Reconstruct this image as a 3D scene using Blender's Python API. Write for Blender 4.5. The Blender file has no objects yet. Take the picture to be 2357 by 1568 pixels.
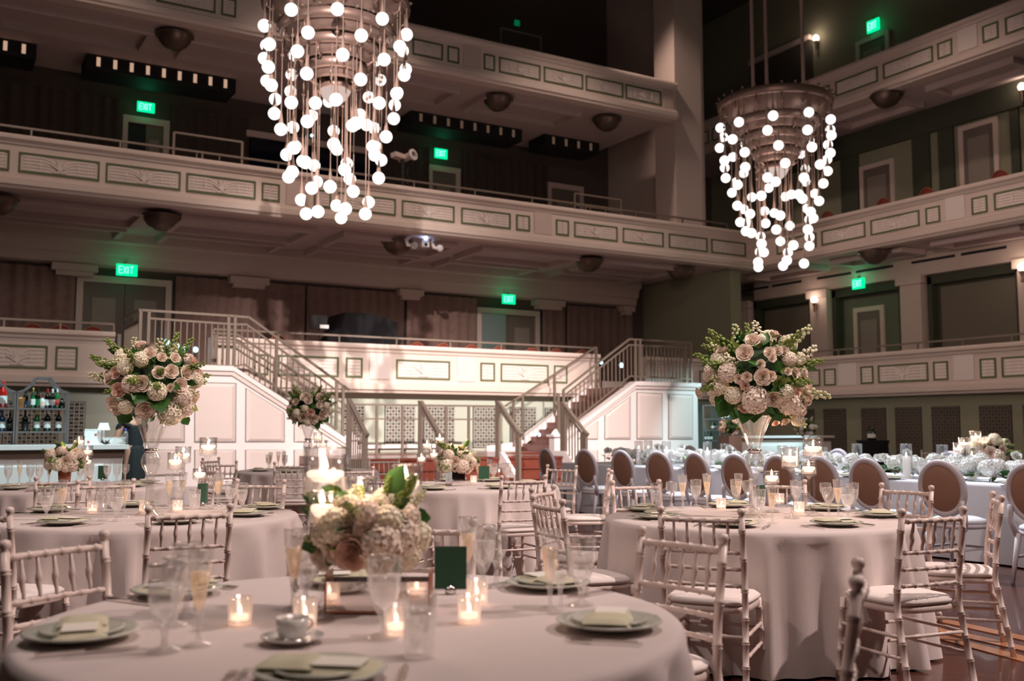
import bpy, math, random
from mathutils import Vector, Matrix
random.seed(7)
R = math.radians
C = bpy.context.scene.collection
SC = bpy.context.scene
# ---------------------------------------------------------------- camera, world, lamps, exposure
cam = bpy.data.cameras.new('camera'); co = bpy.data.objects.new('camera', cam); C.objects.link(co)
co.location = (0, 0, 1.30); co.rotation_euler = (R(95.04), 0, R(-30.5))
cam.sensor_width = 36; cam.lens = 36*2310/2357; cam.clip_end = 200; cam.clip_start = .05
cam.dof.use_dof = True; cam.dof.focus_distance = 6.6; cam.dof.aperture_fstop = 2.4
SC.camera = co
w = bpy.data.worlds.new('world'); SC.world = w; w.use_nodes = True
w.node_tree.nodes['Background'].inputs[0].default_value = (.55, .42, .40, 1)
w.node_tree.nodes['Background'].inputs[1].default_value = .003
SC.view_settings.view_transform = 'Standard'; SC.view_settings.look = 'None'
SC.cycles.transparent_max_bounces = 20
SC.view_settings.gamma = 1; SC.view_settings.use_curve_mapping = False; SC.view_settings.exposure = 0.12
def lamp(name, kind, loc, power, col=(1, 1, 1), size=.3, target=None, angle=60, blend=.5, sy=None):
    d = bpy.data.lights.new(name, kind); d.energy = power; d.color = col
    o = bpy.data.objects.new(name, d); C.objects.link(o); o.location = loc
    if kind == 'AREA': d.shape = 'RECTANGLE'; d.size = size; d.size_y = sy or size
    elif kind in ('POINT', 'SPOT'): d.shadow_soft_size = size
    if kind == 'SPOT': d.spot_size = R(angle); d.spot_blend = blend
    if target: o.rotation_euler = (Vector(target)-Vector(loc)).to_track_quat('-Z', 'Y').to_euler()
    return o
WARM = (1, .74, .62); ROSE = (1, .82, .76)
# unseen lamps placed to light tables, stage, bars and balconies; chandelier glow last
lamp('house_wash', 'AREA', (3, 2, 13.5), 620, ROSE, 4, (4.5, 6, 0), sy=4)
lamp('table_spot', 'SPOT', (11, -1, 10), 5400, (1, .80, .74), .18, (3.6, 5.4, .8), 46, .9)
lamp('flower_fill', 'SPOT', (-1, -6, 9.5), 2600, (1, .86, .80), .3, (4.6, 4.9, 1.9), 7, .6)  # added fill beam that brightens the right table's bouquet
lamp('flower_fill', 'SPOT', (-3, -5, 9.5), 2000, (1, .86, .80), .3, (1.3, 6.9, 1.8), 7, .6)  # added fill beam that brightens the middle-left bouquet
lamp('side_spot', 'SPOT', (-7, 6, 10), 1700, ROSE, .25, (4.5, 7.0, .8), 50, .9)
lamp('centre_spot', 'SPOT', (9, 2, 12), 2600, (1, .86, .82), .2, (5.2, 11.0, .8), 34, .8)
lamp('head_table_spot', 'SPOT', (10, 15, 14), 14000, (.80, .88, 1), .2, (10.1, 8.4, .9), 32, .5)
lamp('stage_spot_left', 'SPOT', (1, 4, 13), 27000, (1, .85, .80), .12, (9.8, 23, 2.0), 36, .8)
lamp('stage_spot_right', 'SPOT', (16, 4, 13), 21000, (1, .85, .80), .12, (14.0, 22, 1.7), 33, .7)
lamp('bar_spot', 'SPOT', (3.5, 11, 10), 5200, (.62, .95, 1), .15, (.9, 16.2, 1.0), 30, .5)
lamp('far_bar_spot', 'SPOT', (24.5, 17, 5.5), 3000, (.62, .95, 1), .15, (21.2, 24.0, 1.0), 34, .5)
for k, (x, e) in enumerate(((2, 1500), (9.5, 2900), (17, 2200))): lamp('balcony_spot', 'SPOT', (x, 17.5, 17.6), e, WARM, .3, (x, 25.9, 8.0), 46, .9)
for y, e in ((8, 900), (17, 1500), (25, 1300)): lamp('balcony_spot', 'SPOT', (17.5, y, 17.6), e, WARM, .3, (25.4, y+1, 7.5), 50, .9)
lamp('left_wash', 'SPOT', (0, 8, 9), 1500, (1, .86, .80), .4, (2.0, 25.9, 3.0), 24, .9)
lamp('right_wash', 'SPOT', (6, 6, 6), 2500, WARM, .6, (25.4, 20, 4.2), 46, .9)
lamp('chandelier_glow', 'POINT', (6.75, 18.3, 7.3), 180, (1, .76, .66), 1.0)
lamp('chandelier_glow', 'POINT', (18.64, 18.3, 7.3), 170, (1, .76, .66), 1.0)
# ---------------------------------------------------------------- measuring helpers (photo point -> point on a real plane)
F_, CX, CY, P_, A_, H_ = 2310., 1178.5, 784., R(5.04), R(30.5), 1.30
def ray(u, v):
    x = (u-CX)/F_; z = -(v-CY)/F_
    y2 = math.cos(P_)-z*math.sin(P_); z2 = math.sin(P_)+z*math.cos(P_)
    return Vector((x*math.cos(A_)+y2*math.sin(A_), -x*math.sin(A_)+y2*math.cos(A_), z2))
O_ = Vector((0, 0, H_))
def onY(u, v, y): d = ray(u, v); return O_+d*(y/d.y)
def onX(u, v, x): d = ray(u, v); return O_+d*(x/d.x)
def onZ(u, v, z): d = ray(u, v); return O_+d*((z-H_)/d.z)
def screen(p):
    X = p[0]*math.cos(A_)-p[1]*math.sin(A_); Y = p[0]*math.sin(A_)+p[1]*math.cos(A_); Z = p[2]-H_
    yy = Y*math.cos(P_)+Z*math.sin(P_); zz = -Y*math.sin(P_)+Z*math.cos(P_)
    return (CX+F_*X/yy, CY-F_*zz/yy)
# ---------------------------------------------------------------- materials
def mat(name, col, rough=.6, metal=0, noise=0, nscale=20, bump=0, bscale=200, emit=None, es=0, trans=0, spec=.5, sheen=0, coat=0, wave=None):
    m = bpy.data.materials.new(name); m.use_nodes = True; nt = m.node_tree; b = nt.nodes['Principled BSDF']
    b.inputs['Base Color'].default_value = (*col, 1); b.inputs['Roughness'].default_value = rough
    b.inputs['Metallic'].default_value = metal; b.inputs['Specular IOR Level'].default_value = spec
    if trans: b.inputs['Transmission Weight'].default_value = trans
    if sheen: b.inputs['Sheen Weight'].default_value = sheen
    if coat: b.inputs['Coat Weight'].default_value = coat
    if emit: b.inputs['Emission Color'].default_value = (*emit, 1); b.inputs['Emission Strength'].default_value = es
    if noise or bump or wave:
        tc = nt.nodes.new('ShaderNodeTexCoord')
    if noise:
        n = nt.nodes.new('ShaderNodeTexNoise'); n.inputs['Scale'].default_value = nscale; n.inputs['Detail'].default_value = 4
        nt.links.new(tc.outputs['Object'], n.inputs['Vector'])
        mx = nt.nodes.new('ShaderNodeMix'); mx.data_type = 'RGBA'
        mx.inputs[6].default_value = (*[c*(1-noise) for c in col], 1); mx.inputs[7].default_value = (*[min(1, c*(1+noise)) for c in col], 1)
        nt.links.new(n.outputs['Fac'], mx.inputs[0]); nt.links.new(mx.outputs[2], b.inputs['Base Color'])
    if bump:
        n2 = nt.nodes.new('ShaderNodeTexNoise'); n2.inputs['Scale'].default_value = bscale; n2.inputs['Detail'].default_value = 3
        nt.links.new(tc.outputs['Object'], n2.inputs['Vector'])
        bp = nt.nodes.new('ShaderNodeBump'); bp.inputs['Strength'].default_value = bump; bp.inputs['Distance'].default_value = .01
        nt.links.new(n2.outputs['Fac'], bp.inputs['Height']); nt.links.new(bp.outputs['Normal'], b.inputs['Normal'])
    return m
def glassmat(name, tint=(.985, .985, .985), refl=.07, body=0, bcol=(1, 1, 1)):
    m = bpy.data.materials.new(name); m.use_nodes = True; nt = m.node_tree; nt.nodes.clear()
    out = nt.nodes.new('ShaderNodeOutputMaterial'); tr = nt.nodes.new('ShaderNodeBsdfTransparent'); gl = nt.nodes.new('ShaderNodeBsdfGlossy')
    tr.inputs[0].default_value = (*tint, 1); gl.inputs['Roughness'].default_value = .04
    lw = nt.nodes.new('ShaderNodeLayerWeight'); lw.inputs[0].default_value = .35
    mr = nt.nodes.new('ShaderNodeMapRange'); mr.inputs[3].default_value = refl; mr.inputs[4].default_value = .42
    mix = nt.nodes.new('ShaderNodeMixShader')
    nt.links.new(lw.outputs['Facing'], mr.inputs[0]); nt.links.new(mr.outputs[0], mix.inputs[0])
    src = tr
    if body:
        df = nt.nodes.new('ShaderNodeAddShader'); d1 = nt.nodes.new('ShaderNodeBsdfDiffuse'); d1.inputs[0].default_value = (*bcol, 1); d2 = nt.nodes.new('ShaderNodeBsdfTranslucent'); d2.inputs[0].default_value = (*bcol, 1); nt.links.new(d1.outputs[0], df.inputs[0]); nt.links.new(d2.outputs[0], df.inputs[1])
        m2 = nt.nodes.new('ShaderNodeMixShader'); me_ = nt.nodes.new('ShaderNodeMapRange'); me_.inputs[3].default_value = body; me_.inputs[4].default_value = min(.8, body*3.2); nt.links.new(lw.outputs['Facing'], me_.inputs[0]); nt.links.new(me_.outputs[0], m2.inputs[0])
        nt.links.new(tr.outputs[0], m2.inputs[1]); nt.links.new(df.outputs[0], m2.inputs[2]); src = m2
    nt.links.new(src.outputs[0], mix.inputs[1]); nt.links.new(gl.outputs[0], mix.inputs[2]); nt.links.new(mix.outputs[0], out.inputs[0])
    return m
def emat(name, col, s, sample=False):
    m = bpy.data.materials.new(name); m.use_nodes = True; nt = m.node_tree; nt.nodes.clear()
    out = nt.nodes.new('ShaderNodeOutputMaterial'); e = nt.nodes.new('ShaderNodeEmission')
    e.inputs[0].default_value = (*col, 1); e.inputs[1].default_value = s; nt.links.new(e.outputs[0], out.inputs[0])
    if not sample: m.cycles.emission_sampling = 'NONE'
    return m
M = dict(
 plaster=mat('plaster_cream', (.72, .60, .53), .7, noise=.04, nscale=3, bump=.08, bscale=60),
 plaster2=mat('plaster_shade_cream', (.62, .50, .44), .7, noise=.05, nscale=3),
 white=mat('painted_white_wood', (.84, .78, .76), .45, noise=.02, nscale=4),
 panelpaint=mat('painted_greige_panel', (.72, .62, .58), .5, noise=.03, nscale=4),
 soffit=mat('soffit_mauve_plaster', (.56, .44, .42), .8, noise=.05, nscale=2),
 relief=mat('relief_plaster', (.80, .71, .65), .7),
 frameg=mat('green_edging', (.10, .13, .055), .6),
 greenwall=mat('sage_wall', (.50, .55, .46), .8, noise=.04, nscale=2),
 olive=mat('olive_wall', (.26, .25, .17), .85, noise=.05, nscale=2),
 darkgreen=mat('dark_green_reveal', (.055, .06, .038), .8),
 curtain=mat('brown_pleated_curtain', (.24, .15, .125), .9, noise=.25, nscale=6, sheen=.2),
 curtain_shade=mat('shaded_pleated_curtain', (.06, .043, .034), .9, noise=.25, nscale=6), upperwall=mat('upper_brown_wall', (.08, .06, .05), .9, noise=.1, nscale=2),  # curtain copy with the middle balcony's gloom darkened into its colour
 dooring=mat('door_taupe', (.16, .125, .105), .6), doorpanel=mat('door_panel_taupe', (.27, .225, .19), .6),
 black=mat('matt_black', (.008, .008, .009), .7), blackcloth=mat('black_cloth', (.006, .006, .007), .95),
 rodp=mat('pendant_rod_bronze', (.20, .13, .10), .65), rodm=mat('rose_bronze_rod', (.55, .40, .34), .4, metal=.3), domeb=mat('dark_bronze', (.16, .11, .09), .4, metal=.7), brass=mat('antique_bronze', (.42, .31, .24), .35, metal=.9), rail=mat('champagne_metal_rail', (.40, .33, .27), .35, metal=.75),
 railp=mat('painted_bronze_rail', (.25, .20, .16), .4, metal=.4),
 bronze=mat('bronze_chandelier', (.27, .18, .15), .42, metal=.6, noise=.2, nscale=8),
 mesh=mat('grille_metal', (.50, .48, .42), .5, metal=.2), grilleback=mat('grille_dark_back', (.05, .055, .045), .9),
 chair=mat('ivory_lacquered_wood', (.71, .575, .52), .38, noise=.03, nscale=10, coat=.2), cushion=mat('ivory_cushion', (.80, .71, .67), .8, bump=.15, bscale=90),
 oval=mat('grey_white_frame', (.62, .57, .60), .5, noise=.05, nscale=20), ovalpad=mat('tan_back_pad', (.34, .185, .125), .85, bump=.2, bscale=300),
 seatw=mat('white_upholstery', (.80, .80, .83), .8, bump=.1, bscale=200),
 cloth=mat('rose_white_linen', (.68, .58, .55), .85, noise=.03, nscale=15, bump=.25, bscale=500, sheen=.15),
 clothw=mat('white_linen', (.78, .78, .82), .85, bump=.2, bscale=400),
 plate=mat('glazed_sage_plate', (.56, .555, .48), .25, coat=.4), platew=mat('white_china', (.78, .75, .71), .2, coat=.4),
 napkin=mat('sage_linen_napkin', (.60, .56, .40), .9, bump=.2, bscale=300), card=mat('cream_card', (.82, .77, .68), .8),
 napg=mat('grey_blue_napkin', (.20, .25, .26), .9),
 green=mat('dark_green_card', (.022, .085, .045), .75, bump=.1, bscale=60),
 silver=mat('polished_silver', (.75, .70, .68), .18, metal=1), mirror=mat('mirrored_glass', (.80, .74, .72), .06, metal=1),
 coffee=mat('coffee', (.16, .05, .02), .15),
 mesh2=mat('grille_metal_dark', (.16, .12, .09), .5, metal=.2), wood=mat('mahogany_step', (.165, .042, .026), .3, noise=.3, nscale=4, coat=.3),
 woodl=mat('light_inlay', (.46, .20, .09), .3, noise=.15, nscale=5, coat=.3),
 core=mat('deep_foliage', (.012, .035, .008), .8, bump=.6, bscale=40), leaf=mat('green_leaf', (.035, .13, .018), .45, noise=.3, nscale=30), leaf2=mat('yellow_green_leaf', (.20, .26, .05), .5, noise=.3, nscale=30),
 rose=mat('ivory_rose', (.88, .72, .60), .6), rosep=mat('blush_rose', (.84, .58, .47), .6), rosec=mat('cream_flower', (.90, .80, .62), .7), rosew=mat('white_flower', (.88, .88, .84), .7),
 bud=mat('pale_bud', (.66, .64, .38), .6), stem=mat('green_stem', (.10, .17, .04), .6),
 terracotta=mat('copper_pot', (.45, .17, .10), .35, metal=.4),
 wax=mat('candle_wax', (.95, .82, .72), .5, emit=(1, .70, .52), es=1.5), waxw=mat('white_pillar_wax', (.95, .92, .9), .5, emit=(1, .8, .65), es=.15),  # wax emits by itself, putting the flame's glow into the material
 redseat=mat('red_velvet', (.20, .03, .02), .85), seatwood=mat('seat_wood', (.28, .10, .05), .5),
 skin=mat('skin', (.62, .30, .20), .55), hair=mat('blond_hair', (.42, .30, .18), .7), tee=mat('black_tee', (.012, .012, .014), .9), apron=mat('black_apron', (.02, .02, .022), .9),
 bluetop=mat('blue_cap', (.02, .06, .35), .5), paper=mat('paper', (.85, .86, .85), .8), red=mat('red_mark', (.6, .06, .05), .6),
 orange=mat('orange_tub', (.75, .30, .10), .5), barmetal=mat('rack_metal', (.33, .31, .31), .35, metal=.8), barwood=mat('bar_brown_band', (.20, .13, .10), .6),
 bdark=mat('dark_bottle_glass', (.006, .012, .008), .12, coat=.5), bred=mat('red_bottle', (.45, .015, .012), .15, coat=.5), bgreen=mat('green_bottle', (.02, .16, .05), .15, coat=.5), bblue=mat('blue_bottle', (.01, .05, .12), .15, coat=.5),
 label=mat('bottle_label', (.72, .72, .70), .7), gold=mat('gold_foil', (.6, .42, .12), .4, metal=.7),
)
M['glass'] = glassmat('clear_glass'); M['cut'] = glassmat('cut_crystal', (.97, .97, .97), .20, .07, (1, .97, .95)); M['vaseg'] = glassmat('vase_crystal', (.98, .98, .98), .22, .03, (1, .97, .95)); M['water'] = glassmat('water', (.96, .965, .97), .06, .10, (1, .95, .92))
M['wine'] = glassmat('champagne', (.99, .92, .80), .05, .16, (1, .86, .68)); M['frost'] = glassmat('frosted_votive', (.97, .95, .93), .12, .12, (.95, .88, .84))
M['globe'] = emat('lit_globe', (1, .90, .84), 1.7); M['flame'] = emat('candle_flame', (1, .74, .50), 9); M['exit'] = emat('exit_green', (.0, 1, .36), 1.1); M['exitd'] = emat('exit_green_dim', (.0, 1, .36), .10); M['exitw'] = emat('exit_letters', (.25, 1, .62), 1.9)
M['bowl'] = emat('lit_bowl', (1, .76, .68), .62); M['blue'] = emat('step_light', (.45, .62, 1), 9); M['cyan'] = emat('cyan_light', (.35, .8, 1), 5); M['sconce'] = emat('sconce_light', (1, .78, .62), 3.0); M['slit2'] = emat('dim_slot', (1, .62, .42), .09); M['slit'] = emat('lit_slot', (1, .62, .42), .5)
M['lampshade'] = emat('lit_shade', (.85, .97, 1), 1.1)
# ---------------------------------------------------------------- mesh building
class MB:
    def __init__(s): s.v = []; s.f = []; s.mi = []; s.cur = 0
    def add(s, vs, fs, mi=None):
        n = len(s.v); s.v += [tuple(p) for p in vs]; s.f += [tuple(i+n for i in f) for f in fs]; s.mi += [s.cur if mi is None else mi]*len(fs)
        return s
    def box(s, x0, x1, y0, y1, z0, z1, mtx=None):
        vs = [Vector((x, y, z)) for z in (z0, z1) for y in (y0, y1) for x in (x0, x1)]
        if mtx: vs = [mtx @ p for p in vs]
        return s.add(vs, [(0, 2, 3, 1), (4, 5, 7, 6), (0, 1, 5, 4), (2, 6, 7, 3), (0, 4, 6, 2), (1, 3, 7, 5)])
    def bar(s, a, b, w, h=None, up=(0, 0, 1)):
        a = Vector(a); b = Vector(b); d = (b-a); L = d.length; d.normalize(); up = Vector(up)
        if abs(d.dot(up)) > .98: up = Vector((1, 0, 0))
        sx = d.cross(up).normalized(); sz = sx.cross(d).normalized(); h = h or w
        vs = []
        for p in (a, b):
            for i, j in ((-1, -1), (1, -1), (1, 1), (-1, 1)): vs.append(p+sx*i*w/2+sz*j*h/2)
        return s.add(vs, [(3, 2, 1, 0), (4, 5, 6, 7), (0, 1, 5, 4), (1, 2, 6, 5), (2, 3, 7, 6), (3, 0, 4, 7)])
    def tube(s, pts, rad, n=8, caps=True):
        pts = [Vector(p) for p in pts]; m = len(pts)
        if not isinstance(rad, (list, tuple)): rad = [rad]*m
        vs = []; prev = None
        for i, p in enumerate(pts):
            d = (pts[min(i+1, m-1)]-pts[max(i-1, 0)]).normalized()
            ref = prev if prev is not None else (Vector((1, 0, 0)) if abs(d.x) < .9 else Vector((0, 1, 0)))
            a = (ref-d*ref.dot(d)).normalized(); prev = a; b = d.cross(a)
            for k in range(n):
                t = 2*math.pi*k/n; vs.append(p+(a*math.cos(t)+b*math.sin(t))*rad[i])
        fs = [(i*n+k, i*n+(k+1) % n, (i+1)*n+(k+1) % n, (i+1)*n+k) for i in range(m-1) for k in range(n)]
        if caps: fs += [tuple(range(n-1, -1, -1)), tuple((m-1)*n+k for k in range(n))]
        return s.add(vs, fs)
    def lathe(s, prof, c=(0, 0, 0), n=20, fac=None, cap=False, sx=1, sy=1):
        vs = []; m = len(prof)
        for i, (r, z) in enumerate(prof):
            for k in range(n):
                t = 2*math.pi*k/n; rr = r*(1+(fac(i, k) if fac else 0)); vs.append((c[0]+rr*math.cos(t)*sx, c[1]+rr*math.sin(t)*sy, c[2]+z))
        fs = [(i*n+k, i*n+(k+1) % n, (i+1)*n+(k+1) % n, (i+1)*n+k) for i in range(m-1) for k in range(n)]
        if cap: fs += [tuple(range(n-1, -1, -1)), tuple((m-1)*n+k for k in range(n))]
        return s.add(vs, fs)
    def sphere(s, c, r, n=12, m=8, sq=1):
        return s.lathe([(max(r*math.sin(math.pi*i/m), 1e-4), -r*sq*math.cos(math.pi*i/m)) for i in range(m+1)], c, n)
    def prism(s, prof, axis, a0, a1, base, sign=-1):
        # extrude a closed profile of (outward offset, z) along x (axis 0, wall at y=base) or y (axis 1, wall at x=base)
        n = len(prof); vs = []
        for a in (a0, a1):
            for o, z in prof: vs.append((a, base+sign*o, z) if axis == 0 else (base+sign*o, a, z))
        fs = [(i, (i+1) % n, n+(i+1) % n, n+i) for i in range(n)]+[tuple(range(n-1, -1, -1)), tuple(range(n, 2*n))]
        return s.add(vs, fs)
    def mesh(s, name, mats, smooth=False):
        me = bpy.data.meshes.new(name); me.from_pydata(s.v, [], s.f)
        for m in (mats if isinstance(mats, (list, tuple)) else [mats]): me.materials.append(m)
        me.polygons.foreach_set('material_index', s.mi)
        if smooth: me.polygons.foreach_set('use_smooth', [True]*len(s.f))
        me.update(); return me
KIDS = {}
def put(name, me, parent=None, loc=None, rot=None, scale=None):
    o = bpy.data.objects.new(name, me); C.objects.link(o)
    if parent: o.parent = parent; KIDS.setdefault(parent.name, []).append(o)
    if loc is not None: o.location = loc
    if rot is not None: o.rotation_euler = rot
    if scale is not None: o.scale = scale if hasattr(scale, '__len__') else (scale,)*3
    return o
def build(mb, name, m, parent=None, smooth=False, **k): return put(name, mb.mesh(name, m, smooth), parent, **k)
def tag(o, label, cat, group=None):
    o['label'] = label; o['category'] = cat
    if group: o['group'] = group
    return o
def empty(name, loc=(0, 0, 0), rz=0, label=None, cat=None, group=None):
    o = bpy.data.objects.new(name, None); C.objects.link(o); o.location = loc; o.rotation_euler = (0, 0, rz); o.empty_display_size = .1
    if label: tag(o, label, cat, group)
    return o
def struct(o): o['kind'] = 'structure'; return o
def copy_tree(o, parent=None):
    c = o.copy(); C.objects.link(c)
    if parent: c.parent = parent; KIDS.setdefault(parent.name, []).append(c)
    for ch in list(KIDS.get(o.name, [])): copy_tree(ch, c)
    return c
ordered = {}     # things that look alike: named from left to right once all stand
def line_up(key, o, text, cat): ordered.setdefault((key, text, cat), []).append(o); o['category'] = cat
ORD = ['leftmost', 'second from the left', 'third from the left', 'fourth from the left', 'fifth from the left', 'sixth from the left', 'seventh from the left', 'eighth from the left', 'ninth from the left', 'tenth from the left', 'eleventh from the left', 'twelfth from the left', 'thirteenth from the left', 'fourteenth from the left', 'fifteenth from the left', 'sixteenth from the left']
def finish_labels():
    for (key, text, cat), L in ordered.items():
        L.sort(key=lambda o: screen(o.matrix_basis.translation)[0])
        for i, o in enumerate(L):
            if len(L) == 1: o['label'] = text
            elif i == len(L)-1: o['label'] = text+', rightmost'
            else: o['label'] = text+', '+ORD[min(i, 15)]
            if len(L) > 1: o['group'] = key
# ================================================================ ROOM
BY, RX, WB, WR = 25.92, 25.46, 31.5, 27.7           # balcony-front planes and the rear walls behind them
TIERS = {'low': (2.30, 3.65), 'mid': (6.93, 8.22), 'top': (11.76, 13.05)}
# floor
fl = struct(build(MB().box(-14, 30, -9, 34, -.12, 0), 'floor', M['wood'] if False else mat('mahogany_floor', (.075, .023, .015), .25, noise=.35, nscale=1.6, coat=.3)))
for k, (p, q) in enumerate([((2162, 1428), (2357, 1471)), ((2150, 1448), (2357, 1495)), ((2165, 1468), (2357, 1519))]):
    a = onZ(*p, 0); b = onZ(*q, 0); d = (b-a).normalized()
    mb = MB(); mb.bar(Vector((a.x, a.y, .003))-d*3, Vector((b.x, b.y, .003))+d*5, .115, .006)
    build(mb, 'inlay_strip', M['woodl'], fl)
# outer shell
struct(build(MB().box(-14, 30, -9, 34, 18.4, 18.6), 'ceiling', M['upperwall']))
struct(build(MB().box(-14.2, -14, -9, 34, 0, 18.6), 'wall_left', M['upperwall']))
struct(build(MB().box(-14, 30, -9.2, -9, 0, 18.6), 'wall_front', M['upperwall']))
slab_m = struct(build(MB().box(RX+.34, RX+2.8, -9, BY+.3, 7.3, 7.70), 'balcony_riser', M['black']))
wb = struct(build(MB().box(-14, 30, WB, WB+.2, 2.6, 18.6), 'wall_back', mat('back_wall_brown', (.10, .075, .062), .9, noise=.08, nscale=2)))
wr = struct(build(MB().box(WR+.9, WR+1.1, -9, 34, 2.4, 18.6), 'wall_right', M['olive']))
# ---- balcony fronts
def front_profile(z0, z1, low=False):
    return [(-.35, z1), (.10, z1), (.12, z1-.05), (.12, z1-.11), (.05, z1-.16), (.04, z1-.22), (0, z1-.24), (0, z0+.37), (.05, z0+.35), (.05, z0+.28), (.13, z0+.24), (.13, z0+.09), (.07, z0+.06), (.05, z0), (-.35, z0)]
def tier(nm, wall, a0, a1, key, m):
    z0, z1 = TIERS[key]; mb = MB()
    if wall == 'back': mb.prism(front_profile(z0, z1), 0, a0, a1, BY)
    else: mb.prism(front_profile(z0, z1), 1, a0, a1, RX)
    return struct(build(mb, nm, m))
def relief_mesh(wd, h, small):
    mb = MB(); t = .012
    n = 5
    for i in range(n):
        z = -h/2+h*(i+.5)/n
        if small: mb.bar((-wd*.45, 0, z), (-wd*.08, 0, z), .03, h/n*.55); mb.bar((wd*.08, 0, z), (wd*.45, 0, z), .03, h/n*.55)
        else:
            for sg in (-1, 1):
                pts = [(-wd*.47, z), (-wd*.2, z), (-wd*.12, z+(-.12 if False else -.25)*h*(i/n)*.6), (-wd*.06, z-h*.35*(i/n)-.0)]
                pts = [(sg*x, max(-h*.46, zz)) for x, zz in pts]
                for (x0, q0), (x1, q1) in zip(pts, pts[1:]): mb.bar((x0, 0, q0), (x1, 0, q1), .03, h/n*.5)
    if small:
        mb.bar((-.012, -.006, -h*.46), (-.012, -.006, h*.46), .014, .014); mb.bar((.012, -.006, -h*.46), (.012, -.006, h*.46), .014, .014)
    else:
        for sx in (-.42, -.38, .38, .42): mb.bar((sx*wd, -.01, -h*.46), (sx*wd, -.01, h*.46), .02, .02)
        for k in range(7):
            a = R(90+(k-3)*19); L = h*(.62 if k % 2 else .8)
            mb.bar((.0+.02*(k-3), -.02-.003*k, -h*.36), (math.cos(a)*L*.75, -.02-.003*k, -h*.36+math.sin(a)*L), .02, .03)
        for k in range(6): mb.sphere(((k-2.5)*.05, -.015, -h*.40), .03, 6, 4)
        for sx in (-.25, .25): mb.box(sx*wd-.012, sx*wd+.012, -.03, 0, -h*.3, h*.3); mb.box(sx*wd-.04, sx*wd+.04, -.028, 0, -.03, .03)
    return mb.mesh('panel_relief', M['relief'], False)
_rc = {}
def panel(parent, wall, a0, a1, zc0, zc1, frame=None):
    wd = round(abs(a1-a0), 1); h = round(zc1-zc0, 2); small = wd < .9; key = (wd, h)
    if key not in _rc:
        fr = MB(); e = .045
        fr.box(-wd/2-e, wd/2+e, -.025, .01, h/2, h/2+e); fr.box(-wd/2-e, wd/2+e, -.025, .01, -h/2-e, -h/2)
        fr.box(-wd/2-e, -wd/2, -.025, .01, -h/2, h/2); fr.box(wd/2, wd/2+e, -.025, .01, -h/2, h/2)
        _rc[key] = (fr.mesh('panel_frame', M['frameg']), relief_mesh(wd, h, small))
    c = (a0+a1)/2; z = (zc0+zc1)/2
    loc, rot = ((c, BY-.002, z), (0, 0, 0)) if wall == 'back' else ((RX-.002, c, z), (0, 0, R(-90)))
    f = put('panel_frame', _rc[key][0], parent, loc, rot); put('panel_relief', _rc[key][1], f)
def panels_px(parent, wall, key, spans):
    z0, z1 = TIERS[key]
    for u0, u1, v in spans:
        if wall == 'back': a, b = onY(u0, v, BY).x, onY(u1, v, BY).x
        else: a, b = onX(u0, v, RX).y, onX(u1, v, RX).y
        panel(parent, wall, min(a, b)+.045, max(a, b)-.045, z0+.45, z1-.44)
T_low = tier('balcony_front', 'back', -14, 4.02, 'low', M['plaster'])
T_lowc = tier('balcony_front', 'back', 6.35, 18.45, 'low', M['plaster'])
T_lowr = tier('balcony_front', 'back', 20.3, RX, 'low', M['plaster'])
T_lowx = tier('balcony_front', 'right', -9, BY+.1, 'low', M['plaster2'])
T_mid = tier('balcony_front', 'back', -14, RX, 'mid', M['plaster'])
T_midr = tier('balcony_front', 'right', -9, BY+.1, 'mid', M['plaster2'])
T_top = tier('balcony_front', 'back', -14, 21.75, 'top', M['plaster'])
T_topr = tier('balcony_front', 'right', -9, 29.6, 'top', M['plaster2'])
panels_px(T_low, 'back', 'low', [(-32, 109, 815), (125, 181, 818), (-105, -48, 800)])
panels_px(T_lowc, 'back', 'low', [(582, 620, 836), (638, 781, 840), (796, 834, 843), (910, 1037, 850), (1105, 1139, 856), (1151, 1263, 858), (1276, 1304, 860)])
panels_px(T_lowr, 'back', 'low', [(1610, 1700, 860)])
panels_px(T_lowx, 'right', 'low', [(1792, 1887, 865), (1896, 1925, 862), (1981, 2011, 857), (2022, 2136, 850), (2147, 2184, 845), (2255, 2294, 840), (2307, 2470, 830)])
panels_px(T_mid, 'back', 'mid', [(-160, 25, 350), (44, 228, 380), (245, 414, 400), (430, 587, 425), (602, 644, 440), (724, 760, 455), (775, 909, 470), (923, 1047, 485), (1060, 1176, 505), (1188, 1219, 515), (1279, 1309, 524), (1320, 1422, 535), (1432, 1528, 550), (1538, 1629, 560), (1638, 1715, 570)])
panels_px(T_midr, 'right', 'mid', [(1788, 1880, 560), (1891, 1993, 545), (2003, 2119, 520), (2131, 2165, 500), (2235, 2275, 470), (2287, 2460, 440)])
panels_px(T_top, 'back', 'top', [(210, 345, -12), (360, 495, 15), (507, 545, 28), (650, 700, 60), (715, 830, 75), (845, 935, 100), (950, 1018, 120), (1028, 1058, 135), (1112, 1140, 155), (1149, 1243, 170), (1252, 1341, 190), (1349, 1433, 210), (1440, 1521, 228)])
panels_px(T_topr, 'right', 'top', [(1615, 1632, 310), (1640, 1690, 295), (1883, 1910, 200), (1921, 2022, 165), (2033, 2146, 120), (2157, 2192, 95), (2261, 2298, 55), (2312, 2470, 20)])
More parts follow.
